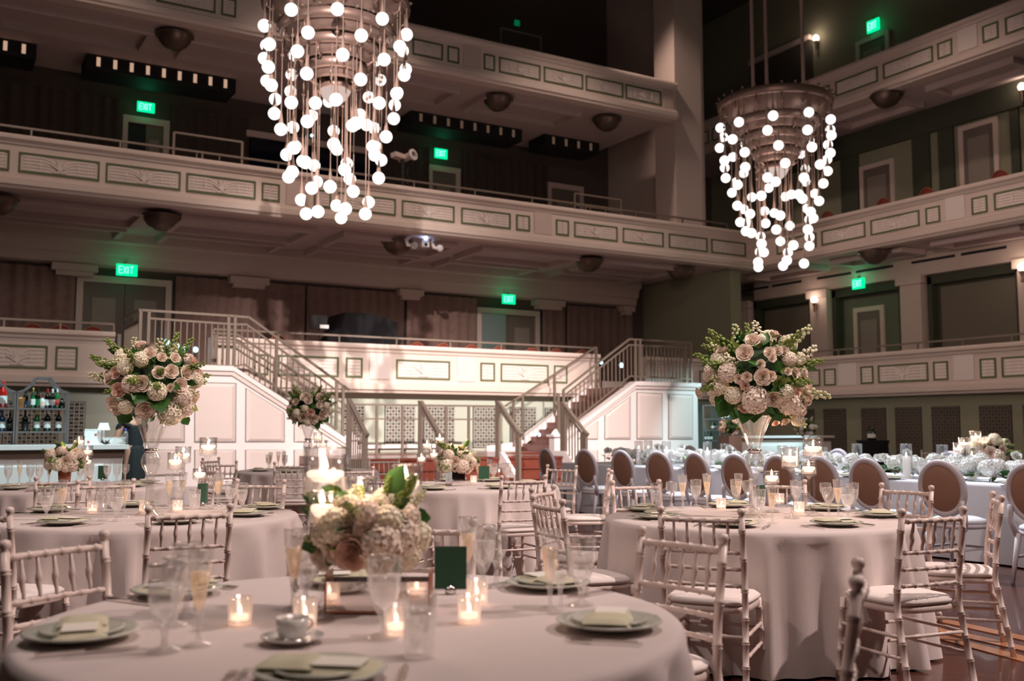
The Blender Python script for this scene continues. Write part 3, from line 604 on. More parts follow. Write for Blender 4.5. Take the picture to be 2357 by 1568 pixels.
balustrade('thin champagne metal handrail on the far side of the right staircase', [(1163, 935), (1200, 912), (1371, 799)], None, None, [(1182, 922, 1028), (1203, 910, 1012), (1276, 862, 958), (1372, 799, 905)], Y2)
balustrade('thin champagne metal handrail on the far side of the left staircase', [(486, 767), (545, 770), (800, 935)], [(486, 780), (540, 783), (790, 946)], [(486, 845), (540, 848), (770, 985)], [(489, 768, 850), (497, 768, 850), (632, 830, 930)], Y2)
def sloping(u0, v0, u1, label, bal=False):
    a = onY(u0, v0, SE); b = Vector((a.x, SE-.95, a.z-.72))
    t = empty('step_rail', (a.x, SE, SZ), 0, label, 'railing'); za = a.z-SZ; zb = b.z-SZ
    build(MB().bar((0, .12, za), (0, 0, za), .07, .05).bar((0, 0, za), (0, -.95, zb), .07, .05).bar((0, -.95, zb), (0, -1.0, zb-.03), .07), 'handrail', M['railp'], t)
    build(MB().bar((0, 0, za-.13), (0, -.9, zb-.10), .04), 'under_rail', M['railp'], t)
    for y, z in ((.08, za), (-.02, za)): build(MB().box(-.03, .03, y-.03, y+.03, 0, z), 'post', M['railp'], t)
    for y in (-.82, -.93): build(MB().box(-.03, .03, y-.03, y+.03, -SZ, zb+.05), 'post', M['railp'], t)
    if bal:
        for k in range(1, 7): y = -.12*k; z = za-.13+(zb-za)*(-y)/.95; build(MB().box(-.012, .012, y-.012, y+.012, -.22*(int(-y/.32)+1)*.8, z), 'baluster', M['railp'], t)
sloping(805, 920, 861, 'sloping bronze rail at the left end of the front stage steps', True); sloping(970, 925, 1040, 'sloping bronze rail second from the left on the front stage steps')
sloping(1148, 925, 1220, 'sloping bronze rail third from the left on the front stage steps'); sloping(1297, 928, 1373, 'sloping bronze rail at the right end of the front stage steps', True)
yg = 24.3
g = empty('guard_rail', (onY(812, 930, yg).x, yg, SZ), 0, 'long level metal guard rail in front of the grilled stage wall', 'railing')
zt = onY(960, 933, yg).z-SZ; zm = onY(960, 965, yg).z-SZ
for u0, u1 in ((812, 1150),): L = onY(u1, 930, yg).x-g.location.x; build(MB().bar((0, 0, zt), (L, 0, zt), .05), 'top_rail', M['railp'], g); build(MB().bar((0, 0, zm), (L, 0, zm), .04), 'middle_rail', M['railp'], g)
for u in (812, 868, 927, 971, 1027, 1079, 1146): x = onY(u, 930, yg).x-g.location.x; build(MB().box(x-.03, x+.03, -.03, .03, 0, zt), 'post', M['railp'], g)
# step lights
def steplight(p, m, label, r=.05):
    o = empty('step_light', p, 0, label, 'light'); build(MB().sphere((0, 0, 0), r, 10, 6), 'lens', M[m], o)
    if m == 'cyan': build(MB().box(-.02, .02, 0, .04, -(p.z-2.46), -.03), 'stem', M['black'], o)
    else: build(MB().box(-.05, .05, -.0, .12, -.05, .05), 'lamp_box', M['white'], o)
for k, (u, v) in enumerate(((384, 788), (406, 796), (428, 800), (450, 805))): steplight(onY(u, v, BY+.9), 'cyan', 'small cyan light behind the left landing rail, '+ORD[k], .07)
steplight(onY(1384, 835, BY+.6), 'cyan', 'small cyan light beside the top post of the right far handrail'); steplight(onY(1430, 841, BY+.9), 'cyan', 'small cyan light behind the balusters of the right staircase', .08)
for u, v, lab in ((1362, 912, 'bright step light high on the right staircase'), (1315, 947, 'bright step light midway on the right staircase'), (1243, 1001, 'bright step light at the foot of the right staircase')): steplight(onY(u, v, Y2-.04), 'blue', lab)
# seats behind the choir rail and in the boxes
def seat_proto():
    t = empty('upholstered_seat', (0, 0, 0)); me = MB(); n = 10; vs = []
    for y in (0, .07):
        for i in range(n+1): a = -1+2*i/n; vs.append((a*.27, y+.04*a*a, .55+.42*math.sqrt(max(0, 1-a*a*.72))))
        for i in range(n+1): a = -1+2*i/n; vs.append((a*.27, y+.04*a*a, .45))
    m = n+1; me.add(vs, [(i, i+1, m+i+1, m+i) for i in range(n)]+[(2*m+i+1, 2*m+i, 3*m+i, 3*m+i+1) for i in range(n)]+[(i+1, i, 2*m+i, 2*m+i+1) for i in range(n)])
    build(me, 'backrest', M['redseat'], t, True); build(MB().box(-.26, .26, -.45, 0, .38, .46), 'seat_pad', M['redseat'], t); build(MB().box(-.05, .05, -.3, 0, 0, .38), 'pedestal', M['seatwood'], t)
    tp = MB(); P = [Vector((p[0], p[1]-.01, p[2]+.012)) for p in vs[:m]]; tp.tube(P, .02, 6); build(tp, 'wood_trim', M['seatwood'], t); return t
sp = seat_proto(); first = True
def seatrow(pts, rz, text):
    global first
    for p in pts:
        o = sp if first else copy_tree(sp); first = False; o.location = p; o.rotation_euler = (0, 0, rz); line_up(text, o, text, 'seat')
seatrow([(onY(u, 790, BY+.9).x, BY+.9, 2.86) for u in (640, 960, 1020, 1085, 1150, 1225, 1280, 1340)], 0, 'red upholstered seat showing above the centre stage balcony')
seatrow([(onY(u, 750, BY+.9).x, BY+.9, 2.86) for u in (75, 140, 215)], 0, 'red upholstered seat behind the lower left balcony')
seatrow([(RX+.9, onX(u, 790, RX+.9).y, 2.75) for u in (1640, 2075, 2160, 2225, 2290, 2345)], R(-90), 'dark red seat behind the lower right balcony')
seatrow([(RX+.9, onX(u, 400, RX+.9).y, 7.70) for u in (1900, 2030, 2130, 2300)], R(-90), 'dark red seat behind the middle right balcony')
# covered piano and music stand on the choir balcony
px0, px1 = onY(745, 760, BY+1.6).x, onY(925, 760, BY+1.6).x
cover = MB(); L = px1-px0
prof = [(0, 0), (0, .25), (.10, .62), (.16, .74), (.24, 1.12), (.60, 1.12), (.84, 1.02), (.90, .98), (.91, .72), (.985, .76), (.95, .6), (.93, 0)]
for y0, y1_ in ((-.7, .7),):
    n = len(prof); cover.add([(px*L-L/2, y, z) for y in (y0, y1_) for px, z in prof], [tuple(range(n)), tuple(range(2*n-1, n-1, -1))]+[(i, (i+1) % n, n+(i+1) % n, n+i) for i in range(n)])
pi_ = build(cover, 'covered_piano', M['blackcloth'], loc=((px0+px1)/2, BY+2.1, 2.86), scale=(1, 1, 1.62)); tag(pi_, 'grand piano draped in a black cloth on the balcony above the stage', 'piano')
ms = empty('music_stand', (onY(735, 770, BY+1.2).x, BY+1.2, 2.86), 0, 'black music stand with a white sheet left of the covered piano', 'music stand')
build(MB().box(-.28, .22, -.02, .02, 1.25, 1.65), 'desk', M['black'], ms); build(MB().bar((0, 0, 0), (0, 0, 1.3), .04), 'stand_pole', M['black'], ms); build(MB().box(.0, .26, -.045, -.03, 1.28, 1.38), 'sheet', M['paper'], ms)
# security light and camera hanging under the middle balcony; stage light at the booth
def twin(p, label, s=1.0):
    t = empty('security_light', p, 0, label, 'light fixture')
    for q in (-.42*s, .42*s):
        build(MB().tube([(q-.05*s, 0, .18*s), (q-.17*s, 0, .05*s), (q-.12*s, 0, -.1*s), (q+.02*s, -.05, -.12*s)], .055*s, 8).sphere((q+.05*s, -.08, -.12*s), .11*s), 'lamp_head', M['white'], t, True)
    build(MB().box(-.12*s, .12*s, -.08, .08, -.12*s, .1*s), 'housing', M['white'], t); build(MB().sphere((0, -.1, -.05*s), .05*s), 'lens', M['black'], t); build(MB().box(-.5*s, .5*s, -.02, .02, .14*s, .22*s), 'mounting_bar', M['white'], t)
    build(MB().sphere((0, -.1, .14*s), .05*s), 'indicator', M['blue'], t)
twin(onY(977, 560, BY+.6), 'white twin-head security light with blue indicator under the middle balcony')
t = empty('followspot', onY(937, 362, BY+.5), 0, 'white round stage light on a dark stand behind the middle balcony rail', 'light fixture')
build(MB().lathe([(.07, -.30), (.11, -.1), (.11, .1), (.13, .2)], n=12).box(-.5, -.1, -.07, .07, -.2, .0), 'lamp_body', M['plaster2'], t, rot=(R(80), 0, R(25))); build(MB().lathe([(.10, .2), (.17, .21), (.17, .26), (.10, .27)], n=14), 'lamp_rim', M['white'], t, rot=(R(80), 0, R(25))); build(MB().bar((-.15, 0, -.1), (-.15, 0, -1.06), .09).tube([(.05, 0, -.25), (.0, 0, -.5), (.1, 0, -.7), (.0, 0, -.8)], .02), 'stand', M['black'], t)
# ================================================================ CHANDELIERS
GL = MB().sphere((0, 0, 0), .122, 18, 12).mesh('globe', M['globe'], True)
CAP = MB().lathe([(.05, .115), (.035, .2), (.012, .36), (.01, .44)], n=8).mesh('finial_cap', M['rodp'], True)
NUT = MB().sphere((0, 0, 0), .035, 8, 6).mesh('rod_knob', M['rodp'], True)
SCR = MB().tube([(0, 0, 0), (.02, 0, -.16), (-.10, 0, -.22), (-.16, 0, -.12)], .02, 5).mesh('scroll', M['bronze'], True)
def chandelier(cx, cy, zt, label, rods, seed):
    t = empty('chandelier', (cx, cy, zt), 0, label, 'chandelier'); rnd = random.Random(seed)
    tiers = [(1.42, 0), (1.08, -.52), (.82, -.9), (.57, -1.28)]
    for i, (r, z) in enumerate(tiers):
        build(MB().lathe([(r-.02, .10), (r+.03, .06), (r+.03, -.06), (r-.02, -.12), (r-.05, -.12), (r-.05, .10), (r-.02, .10)], (0, 0, z), 48), 'tier_band', M['bronze'], t, True)
        r2 = tiers[i+1][0] if i < 3 else .34; z2 = tiers[i+1][1] if i < 3 else -1.6
        build(MB().lathe([(r-.05, -.1), (r-.10, -.18), ((r+r2)/2, -.28), (r2+.04, (z2-z)+.1)], (0, 0, z), 40), 'tier_pan', M['bronze'], t, True)
        n = [28, 20, 16, 12][i]
        for k in range(n):
            a = 2*math.pi*k/n; put('rod_knob', NUT, t, ((r+.04)*math.cos(a), (r+.04)*math.sin(a), z+.12))
        for k in range(n//2): a = 4*math.pi*k/n; put('scroll', SCR, t, ((r-.04)*math.cos(a), (r-.04)*math.sin(a), z-.12), (0, 0, a))
    build(MB().lathe([(.02, -.24), (.14, -.21), (.24, -.12), (.30, 0), (.30, .03)], (0, 0, -1.72), 24), 'glass_bowl', M['bowl'], t, True)
    build(MB().lathe([(.30, 0), (.34, .03), (.30, .12), (.2, .2)], (0, 0, -1.70), 24), 'bowl_rim', M['bronze'], t, True)
    ga = 2.399963
    prof_r = [1.42, 1.41, 1.36, 1.28, 1.15, 1.03, .94, .87, .76, .62]; prof_n = [10, 9, 10, 8, 8, 7, 7, 6, 6, 5]
    for L, (r, n) in enumerate(zip(prof_r, prof_n)):
        z = -.66-.388*L
        for k in range(n):
            a = 2*math.pi*(k+.5*(L % 2))/n+L*.04+seed; rr = r*(1 if (k+L) % 4 or L < 6 else .6); zz = z+rnd.uniform(-.06, .06)
            x, y = rr*math.cos(a), rr*math.sin(a); top = .08 if rr > 1.15 else (.08-.52 if rr > .95 else -.9)
            top = .08
            g = put('globe', GL, t, (x, y, zz)); put('finial_cap', CAP, g)
            rd = MB().tube([(0, 0, .42), (0, 0, top-zz)], .009, 5); build(rd, 'pendant_rod', M['rodp'], g)
            if top-zz > 1.4: put('rod_knob', NUT, g, (0, 0, (top-zz)*.55))
    for k in range(7):      # inner short pendants
        a = k*2*math.pi/7+.3; r = .80; z = -2.2-.4*(k % 4); g = put('globe', GL, t, (r*math.cos(a), r*math.sin(a), z)); put('finial_cap', CAP, g); build(MB().tube([(0, 0, .42), (0, 0, -.9-z)], .009, 5), 'pendant_rod', M['rodp'], g)
    for k in range(3):
        a = 2*math.pi*k/3+rods; build(MB().tube([(.74*math.cos(a), .74*math.sin(a), -.05), (.74*math.cos(a), .74*math.sin(a), 8.8-(zt-9.6))], .045, 8), 'suspension_rod', M['rodm'], t)
ZC = onY(1787, 243, 18.3).z
chandelier(18.64, 18.3, ZC, 'smaller, farther tiered chandelier of round glowing globes hanging at the right on three rods', 1.04, 2)
chandelier(6.75, 18.3, ZC, 'large near chandelier of round glowing globes at top left, its crown cut by the frame', .9, 5)
# ================================================================ BARS
def bottle(p, h, r, body, lab='label', top=None, label='', key=None):
    t = empty('bottle', p); tp = top or body
    build(MB().lathe([(.001, 0), (r, 0), (r, h*.56), (r*.85, h*.64), (r*.36, h*.76), (r*.34, h*.93)], n=12), 'bottle_body', M[body], t, True)
    build(MB().lathe([(r*.38, h*.80), (r*.40, h*.93), (r*.38, h), (.001, h)], n=10), 'bottle_cap', M[tp], t, True)
    if lab: build(MB().lathe([(r*1.02, h*.16), (r*1.02, h*.45)], n=12), 'bottle_label', M[lab], t, True)
    if key: line_up(key, t, label, 'bottle')
    else: tag(t, label, 'bottle')
    return t
BYb = 15.9
def bay(u0, u1, label):
    zt, zs = onY(95, 872, BYb).z, onY(95, 905, BYb).z
    a, b = onY(u0, 940, BYb).x, onY(u1, 940, BYb).x; t = empty('bottle_rack', ((a+b)/2, BYb, 0), 0, label, 'shelf'); L = (b-a)/2
    for y in (-.16, .16):
        q = L-.24; s_ = lambda sg: [(sg*q, zt), (sg*(q+.06), zt-.10), (sg*(q+.14), zt-.17), (sg*L, zs)]
        mb = MB()
        for sg in (-1, 1):
            P = s_(sg)
            for (x0, z0), (x1, z1) in zip(P, P[1:]): mb.bar((x0, y, z0), (x1, y, z1), .03)
        mb.bar((-q, y, zt), (q, y, zt), .03); build(mb, 'arched_top', M['barmetal'], t)
        for sg in (-1, 1): build(MB().box(sg*L-.015, sg*L+.015, y-.015, y+.015, 0, zs), 'upright', M['barmetal'], t)
    for v in (940, 993): z = onY(95, v, BYb).z; build(MB().box(-L, L, -.16, .16, z-.025, z), 'shelf_board', M['barmetal'], t)
    build(MB().box(-L, L, -.16, .16, .3, .33), 'shelf_board', M['barmetal'], t); return t
bay(37, 154, 'metal bottle rack with an arched top behind the left bar'); bay(-92, 33, 'metal bottle rack cut by the left picture edge')
ZS1, ZS2 = onY(95, 940, BYb).z, onY(95, 993, BYb).z
for u, h, r, b, tp, lb, lab in [(58, .27, .04, 'bdark', None, 'bblue', 'dark bottle with a blue label, top shelf of the rack'), (75, .29, .034, 'bgreen', 'gold', 'label', 'green bottle with gold neck, top shelf'), (86, .29, .034, 'bdark', None, 'bgreen', 'dark beer bottle fourth on the top shelf'), (97, .2, .036, 'label', 'red', 'rosep', 'short pink and white can-like bottle on the top shelf'),
    (108, .28, .036, 'bdark', 'bred', 'label', 'brown bottle with a white oval label, top shelf'), (120, .28, .036, 'bdark', 'label', 'label', 'dark bottle with white cap, top shelf near the right'), (131, .29, .036, 'bgreen', 'label', 'red', 'green bottle with a red label, top shelf right'), (142, .15, .05, 'bdark', None, None, 'squat dark jar at the right end of the top shelf'), (5, .38, .06, 'bred', 'bred', 'label', 'tall red bottle on the rack at the left picture edge')]:
    bottle((onY(u, 940, BYb).x, BYb, ZS1), h, r, b, lb, tp, lab)
for u, h, r, b, tp, lb, lab in [(57, .30, .045, 'bdark', None, 'black', 'black wine bottle, leftmost on the lower shelf'), (84, .30, .045, 'bgreen', 'gold', 'label', 'green wine bottle with yellow cap, lower shelf'), (108, .31, .05, 'bdark', 'silver', 'label', 'sparkling wine bottle with silver foil, lower shelf'), (134, .31, .045, 'bdark', 'bred', 'label', 'dark red-wine bottle with a large white label, lower shelf right'), (3, .30, .05, 'bblue', None, 'label', 'dark blue bottle on the lower shelf at the left picture edge'), (22, .26, .045, 'bdark', None, None, 'dark bottle beside the blue one on the lower shelf')]:
    bottle((onY(u, 993, BYb).x, BYb, ZS2), h, r, b, lb, tp, lab)
ob = build(MB().lathe([(.001, 0), (.055, 0), (.062, .11), (.066, .11), (.066, .15), (.001, .15)], n=14), 'tub', M['orange'], None, True, loc=(onY(47, 940, BYb).x, BYb, ZS1)); tag(ob, 'orange tub with white lid at the left of the top bottle shelf', 'tub')
def counter(x0, x1, y0, y1_, zt, label):
    t = empty('bar_counter', ((x0+x1)/2, (y0+y1_)/2, 0), 0, label, 'bar'); L = (x1-x0)/2; D = (y1_-y0)/2
    build(MB().box(-L-.05, L+.05, -D-.06, D+.04, zt-.06, zt), 'countertop', M['white'], t); build(MB().box(-L, L, -D, D, zt-.17, zt-.06), 'brown_band', M['barwood'], t)
    build(MB().box(-L+.02, L-.02, -D+.02, D-.02, .0, zt-.17), 'body', M['white'], t)
    n = max(1, int(2*L/1.3))
    for k in range(n): a = -L+.1+(2*L-.2)*k/n; b = -L+.02+(2*L-.2)*(k+1)/n; build(MB().box(a, b, -D-.01, -D+.02, .12, zt-.28), 'front_panel', M['white'], t)
    return t
counter(-2.2, 2.46, 14.7, 15.3, 1.085, 'white bar counter with a brown band at far left')
zc = 1.085
def on_counter(u, v=1015, y=15.0): return Vector((onY(u, v, y).x, y, zc))
t = empty('table_lamp', on_counter(238), 0, 'small white lit table lamp on the left bar', 'lamp')
build(MB().lathe([(.06, 0), (.06, .012), (.012, .02), (.012, .22)], n=14), 'lamp_base', M['white'], t, True); build(MB().lathe([(.085, .20), (.055, .30), (.001, .30)], n=18), 'lamp_shade', M['lampshade'], t, True)
t = empty('sign_board', on_counter(213), R(4), 'white sign with scalloped top and red marks on the left bar', 'sign')
sb2 = MB().box(-.11, .11, -.008, .008, 0, .20)
for k in range(7): sb2.lathe([(.018, -.008), (.018, .008)], (0, 0, 0), 10, cap=True) if False else sb2.sphere((-.095+.032*k, 0, .2), .016, 8, 4)
build(sb2, 'board', M['paper'], t); build(MB().box(.02, .05, -.012, -.008, .12, .15).box(-.07, -.04, -.012, -.008, .02, .05), 'red_marks', M['red'], t)
t = build(MB().lathe([(.05, 0), (.12, .02), (.16, .08), (.17, .1), (.155, .1), (.11, .04), (.04, .015)], n=20), 'glass_bowl', M['cut'], None, True, loc=on_counter(262)); tag(t, 'clear glass bowl on the left bar below the lamp', 'bowl')
t = empty('water_bottle', on_counter(288, 1015, 15.12), 0, 'clear plastic water bottle with a blue cap at the end of the left bar', 'bottle')
build(MB().lathe([(.001, 0), (.04, 0), (.038, .14), (.03, .17), (.013, .20)], n=14), 'bottle_body', M['cut'], t, True); build(MB().lathe([(.016, .195), (.016, .225), (.001, .225)], n=12), 'cap', M['bluetop'], t, True)
t = empty('cloth_napkins', on_counter(243, 1015, 14.85), 0, 'small dark floral sprig lying on the left bar below the lamp', 'decoration')
mb = MB()
for k in range(9): a = k*.7; mb.bar((0, 0, .01), (.06*math.cos(a), .03*math.sin(a), .02+.02*(k % 3)), .012)
t.name = 'dark_sprig'; build(mb, 'sprig', M['black'], t)
# right-hand bar behind the head table
yb = 22.2
xa, xb_ = onY(1690, 1005, yb).x, onY(1880, 1005, yb).x
t = counter(xa, xb_, yb-.6, yb, onY(1700, 1004, yb-.6).z, 'white bar counter with a brown band far behind the tall floral centrepiece')
yr = 24.6; a, b = onY(1609, 950, yr).x, onY(1682, 950, yr).x
t = empty('bottle_rack', ((a+b)/2, yr, 0), 0, 'metal bottle rack lit cyan between the right staircase and the floral centrepiece', 'shelf'); L = (b-a)/2
for x in (-L, 0, L): build(MB().box(x-.03, x+.03, -.2, .2, 0, 2.05), 'upright', M['barmetal'], t)
for z in (.9, 1.25, 1.6, 2.03): build(MB().box(-L, L, -.2, .2, z, z+.03), 'shelf_board', M['barmetal'], t)
for k in range(11):
    z = (.93, 1.28, 1.63)[k % 3]; x = (a+b)/2-L*.85+1.7*L*((k*.37) % 1)
    bottle((x, yr, z), .28, .05, ['bdark', 'bgreen', 'label', 'bblue', 'bdark'][k % 5], 'label', None, 'bottle on the cyan-lit rack behind the head table', 'bottles on the far right rack')
k = bottle((onX(2003, 1045, 20.5).x, onX(2003, 1045, 20.5).y, 1.02), .36, .055, 'bdark', 'label', None, 'dark wine bottle on the black bar table in front of the right grilles, left one')
k = bottle((onX(2012, 1045, 20.5).x, onX(2012, 1045, 20.5).y, 1.02), .36, .055, 'bdark', 'label', None, 'dark wine bottle on the black bar table in front of the right grilles, right one')
p = onX(2010, 1060, 20.5); t = build(MB().lathe([(.42, 0), (.36, .9), (.40, 1.0), (.40, 1.02), (.001, 1.02)], n=24, fac=lambda i, k: .03*math.sin(k*2) if i < 2 else 0), 'cocktail_table', M['blackcloth'], None, True, loc=(p.x, p.y, 0)); tag(t, 'black draped high table under two wine bottles at the right', 'table')
# ================================================================ BARTENDER
def person():
    p = Vector((2.74, 15.55, 0)); t = empty('person', p, R(115), 'bartender in black T-shirt and apron bending over a notepad behind the left bar', 'person')
    def skin(name, pts, edges, rad, m, lev=2):
        me = bpy.data.meshes.new(name); me.from_pydata(pts, edges, []); o = bpy.data.objects.new(name, me); C.objects.link(o); o.parent = t; KIDS.setdefault(t.name, []).append(o)
        md = o.modifiers.new('s', 'SKIN'); sv = me.skin_vertices[0].data
        for i, r in enumerate(rad): sv[i].radius = r if isinstance(r, tuple) else (r, r)
        sv[0].use_root = True; sb = o.modifiers.new('u', 'SUBSURF'); sb.levels = lev; sb.render_levels = lev; me.materials.append(m); return o
    # facing local +X ; pelvis first
    P = [(0, 0, .92), (.02, 0, 1.10), (.07, 0, 1.30), (.11, 0, 1.40), (.17, 0, 1.46), (.22, 0, 1.53), (.24, 0, 1.60),
         (.09, .17, 1.36), (.12, .23, 1.12), (.34, .10, 1.07), (.40, .06, 1.08), (.09, -.17, 1.36), (.12, -.25, 1.12), (.33, -.13, 1.10), (.40, -.09, 1.11),
         (0, .09, .86), (.03, .10, .48), (0, .10, .09), (.14, .10, .03), (0, -.09, .86), (.03, -.10, .48), (0, -.10, .09), (.14, -.10, .03)]
    E = [(0, 1), (1, 2), (2, 3), (3, 4), (4, 5), (5, 6), (3, 7), (7, 8), (8, 9), (9, 10), (3, 11), (11, 12), (12, 13), (13, 14), (0, 15), (15, 16), (16, 17), (17, 18), (0, 19), (19, 20), (20, 21), (21, 22)]
    rad = [(.13, .15), (.11, .13), (.12, .16), (.10, .13), .05, .08, .085, .06, .042, .034, .028, .06, .042, .034, .028, .085, .055, .04, .035, .085, .055, .04, .035]
    body = skin('body', P, E, rad, M['skin'])
    for s, hx in ((1, (.40, .06, 1.08)), (-1, (.40, -.09, 1.11))):
        mb = MB(); hx = Vector(hx); mb.sphere(hx+Vector((.035, 0, 0)), .036, 8, 6, .55)
        for k in range(4): q = hx+Vector((.06, (-.024+.016*k), 0)); L = (.05, .06, .056, .042)[k]; mb.tube([q, q+Vector((L*.6, 0, .008)), q+Vector((L*.95, 0, -.018))], [.0085, .008, .006], 6)
        mb.tube([hx+Vector((.02, -s*.028, 0)), hx+Vector((.045, -s*.045, .012)), hx+Vector((.07, -s*.04, .015))], [.010, .009, .007], 6); build(mb, 'hand', M['skin'], t, True)
    skin('t_shirt', [(0, 0, .95), (.02, 0, 1.10), (.07, 0, 1.28), (.11, 0, 1.39), (.10, .17, 1.36), (.115, .21, 1.24), (.10, -.17, 1.36), (.115, -.22, 1.24)], [(0, 1), (1, 2), (2, 3), (3, 4), (4, 5), (3, 6), (6, 7)], [(.145, .165), (.125, .145), (.135, .175), (.11, .14), .075, .06, .075, .06], M['tee'])
    skin('apron', [(.015, 0, 1.10), (0, 0, .98), (0, 0, .80), (.01, 0, .55), (.01, 0, .42)], [(0, 1), (1, 2), (2, 3), (3, 4)], [(.13, .15), (.15, .17), (.16, .19), (.16, .2), (.15, .2)], M['apron'])
    hm = MB(); hc = Vector((.245, 0, 1.60)); hm.sphere(hc+Vector((-.025, 0, .025)), .105, 14, 10, 1.1); hm.sphere(hc+Vector((-.13, 0, .03)), .05, 10, 6); build(hm, 'hair', M['hair'], t, True)
    f = MB(); f.tube([hc+Vector((.085, 0, .01)), hc+Vector((.108, 0, -.02)), hc+Vector((.085, 0, -.03))], .011, 6); build(f, 'nose', M['skin'], t, True)
    for s in (-1, 1): build(MB().sphere(hc+Vector((.078, s*.032, .01)), .011, 8, 6), 'eye', M['tee'], t, True); build(MB().sphere(hc+Vector((-.005, s*.085, -.01)), .02, 8, 6), 'ear', M['skin'], t, True)
    build(MB().tube([hc+Vector((.083, -.02, -.05)), hc+Vector((.088, 0, -.052)), hc+Vector((.083, .02, -.05))], .005, 5), 'mouth', M['rosep'], t, True)
    n = build(MB().box(-.07, .07, -.10, .0, 0, .006).box(-.07, .07, .0, .10, .0, .006), 'open_notepad', M['paper'], None, loc=p+Matrix.Rotation(R(115), 3, 'Z') @ Vector((.49, 0, 1.125)), rot=(R(0), R(-25), R(115))); tag(n, 'open white notepad held by the bartender', 'notepad')
person()
# ================================================================ CHAIRS
def ringed(mb, pts, r, every=.115, n=10):
    # bamboo-style turned rail: small double rings along the length
    pts = [Vector(p) for p in pts]; out = []; rad = []
    for a, b in zip(pts, pts[1:]):
        L = (b-a).length; k = max(1, round(L/every))
        for i in range(k):
            for f, q in ((0, 1), (.42, .93), (.46, 1.28), (.49, 1.0), (.51, 1.0), (.54, 1.28), (.58, .93)):
                out.append(a+(b-a)*(i+f)/k); rad.append(r*q)
    out.append(pts[-1]); rad.append(r); mb.tube(out, rad, n); return mb
def chiavari():
    t = empty('chiavari_chair'); w_ = .20
    for s in (-1, 1):
        mb = MB(); ringed(mb, [(s*(w_+.012), -.275, 0), (s*w_, -.195, .44), (s*w_, -.205, .60), (s*w_, -.245, .875)], .0165)
        mb.lathe([(.0165, 0), (.012, .012), (.018, .018), (.021, .030), (.017, .043), (.001, .048)], (s*w_, -.245, .872), 12); build(mb, 'back_post', M['chair'], t, True)
        build(ringed(MB(), [(s*(w_+.005), .225, 0), (s*(w_-.01), .19, .43)], .0165), 'front_leg', M['chair'], t, True)
    for z, y in ((.855, -.243), (.70, -.218), (.62, -.208), (.54, -.20)):
        k = 6; pts = [(-w_+2*w_*i/k, y-.018*(1-(2*i/k-1)**2), z) for i in range(k+1)]
        build(ringed(MB(), pts, .0105 if z < .8 else .013, .066, 8), 'back_rail' if z < .8 else 'top_rail', M['chair'], t, True)
    for i in range(5):
        x = -w_+2*w_*(i+1)/6; y = -.243-.016*(1-(x/w_)**2); y2 = -.218-.016*(1-(x/w_)**2)
        build(MB().tube([(x, y, .85), (x, y+.004, .825), (x, (y+y2)/2, .79), (x, (y+y2)/2, .782), (x, (y+y2)/2, .765), (x, (y+y2)/2, .757), (x, y2, .725), (x, y2, .70)], [.006, .007, .0095, .012, .012, .0095, .007, .006], 8), 'spindle', M['chair'], t, True)
    mb = MB(); n = 24; pr = []
    def outline(q, z): 
        L = []
        for k in range(n):
            a = 2*math.pi*k/n; c, s = math.cos(a), math.sin(a); p_ = 4.5; rr = 1/((abs(c)**p_+abs(s)**p_)**(1/p_)); tp = 1+.06*s; L.append((c*rr*(.205+q)*tp, s*rr*(.205+q)-.005, z))
        return L
    def loft(rows):
        m = MB(); vs = [p for r_ in rows for p in r_]; m.add(vs, [(i*n+k, i*n+(k+1) % n, (i+1)*n+(k+1) % n, (i+1)*n+k) for i in range(len(rows)-1) for k in range(n)]+[tuple(range(n-1, -1, -1)), tuple((len(rows)-1)*n+k for k in range(n))]); return m
    build(loft([outline(0, .405), outline(.006, .41), outline(.006, .43), outline(0, .437)]), 'seat', M['chair'], t, True)
    build(loft([outline(-.012, .437), outline(.008, .447), outline(.010, .460), outline(-.01, .474), outline(-.07, .482), outline(-.15, .484)]), 'cushion', M['cushion'], t, True)
    for s in (-1, 1):
        for z in (.20, .30): build(ringed(MB(), [(s*(w_+.0), .19+.035*(1-z/.44), z), (s*(w_+.004), -.195-.08*(1-z/.44), z)], .0095, .2, 8), 'side_stretcher', M['chair'], t, True)
    for z in (.18, .28): build(ringed(MB(), [(-w_, .19+.035*(1-z/.44), z), (w_, .19+.035*(1-z/.44), z)], .0095, .2, 8), 'front_stretcher', M['chair'], t, True)
    build(ringed(MB(), [(-w_, -.195-.08*(1-.3/.44), .30), (w_, -.195-.08*(1-.3/.44), .30)], .0095, .2, 8), 'rear_stretcher', M['chair'], t, True)
    return t
CH = chiavari(); used_ch = []
TC = {'T0': (1.1275, 2.771), 'T1': (4.486, 4.646), 'T2': (4.535, 8.633), 'T3': (1.280, 6.685), 'T4': (1.22, 10.4), 'T5': (4.42, 12.8), 'T6': (12.7, 8.9)}
def chair_at(u, v, face, label, yaw=None, z=.90):
    o = CH if not used_ch else copy_tree(CH); used_ch.append(o)
    p = onZ(u, v, z); tgt = Vector((*TC[face], 0)) if isinstance(face, str) else Vector((*face, 0)); d = Vector((tgt.x-p.x, tgt.y-p.y, 0)).normalized()
    a = math.atan2(d.y, d.x)-math.pi/2+(R(yaw) if yaw else 0); d = Vector((-math.sin(a), math.cos(a), 0))
    q = Vector((p.x, p.y, 0))+d*.245
    if isinstance(face, str):
        e = q-Vector((*TC[face], 0)); L = e.length
        if L < 1.17: q = q+e/L*(1.17-L)
    o.location = q; o.rotation_euler = (0, 0, a); tag(o, label, 'chair', 'ivory chiavari chairs at the round tables'); return o
chair_at(2084, 1170, 'T1', 'ivory bamboo-style chair, full back in view, at the front right of the right table')
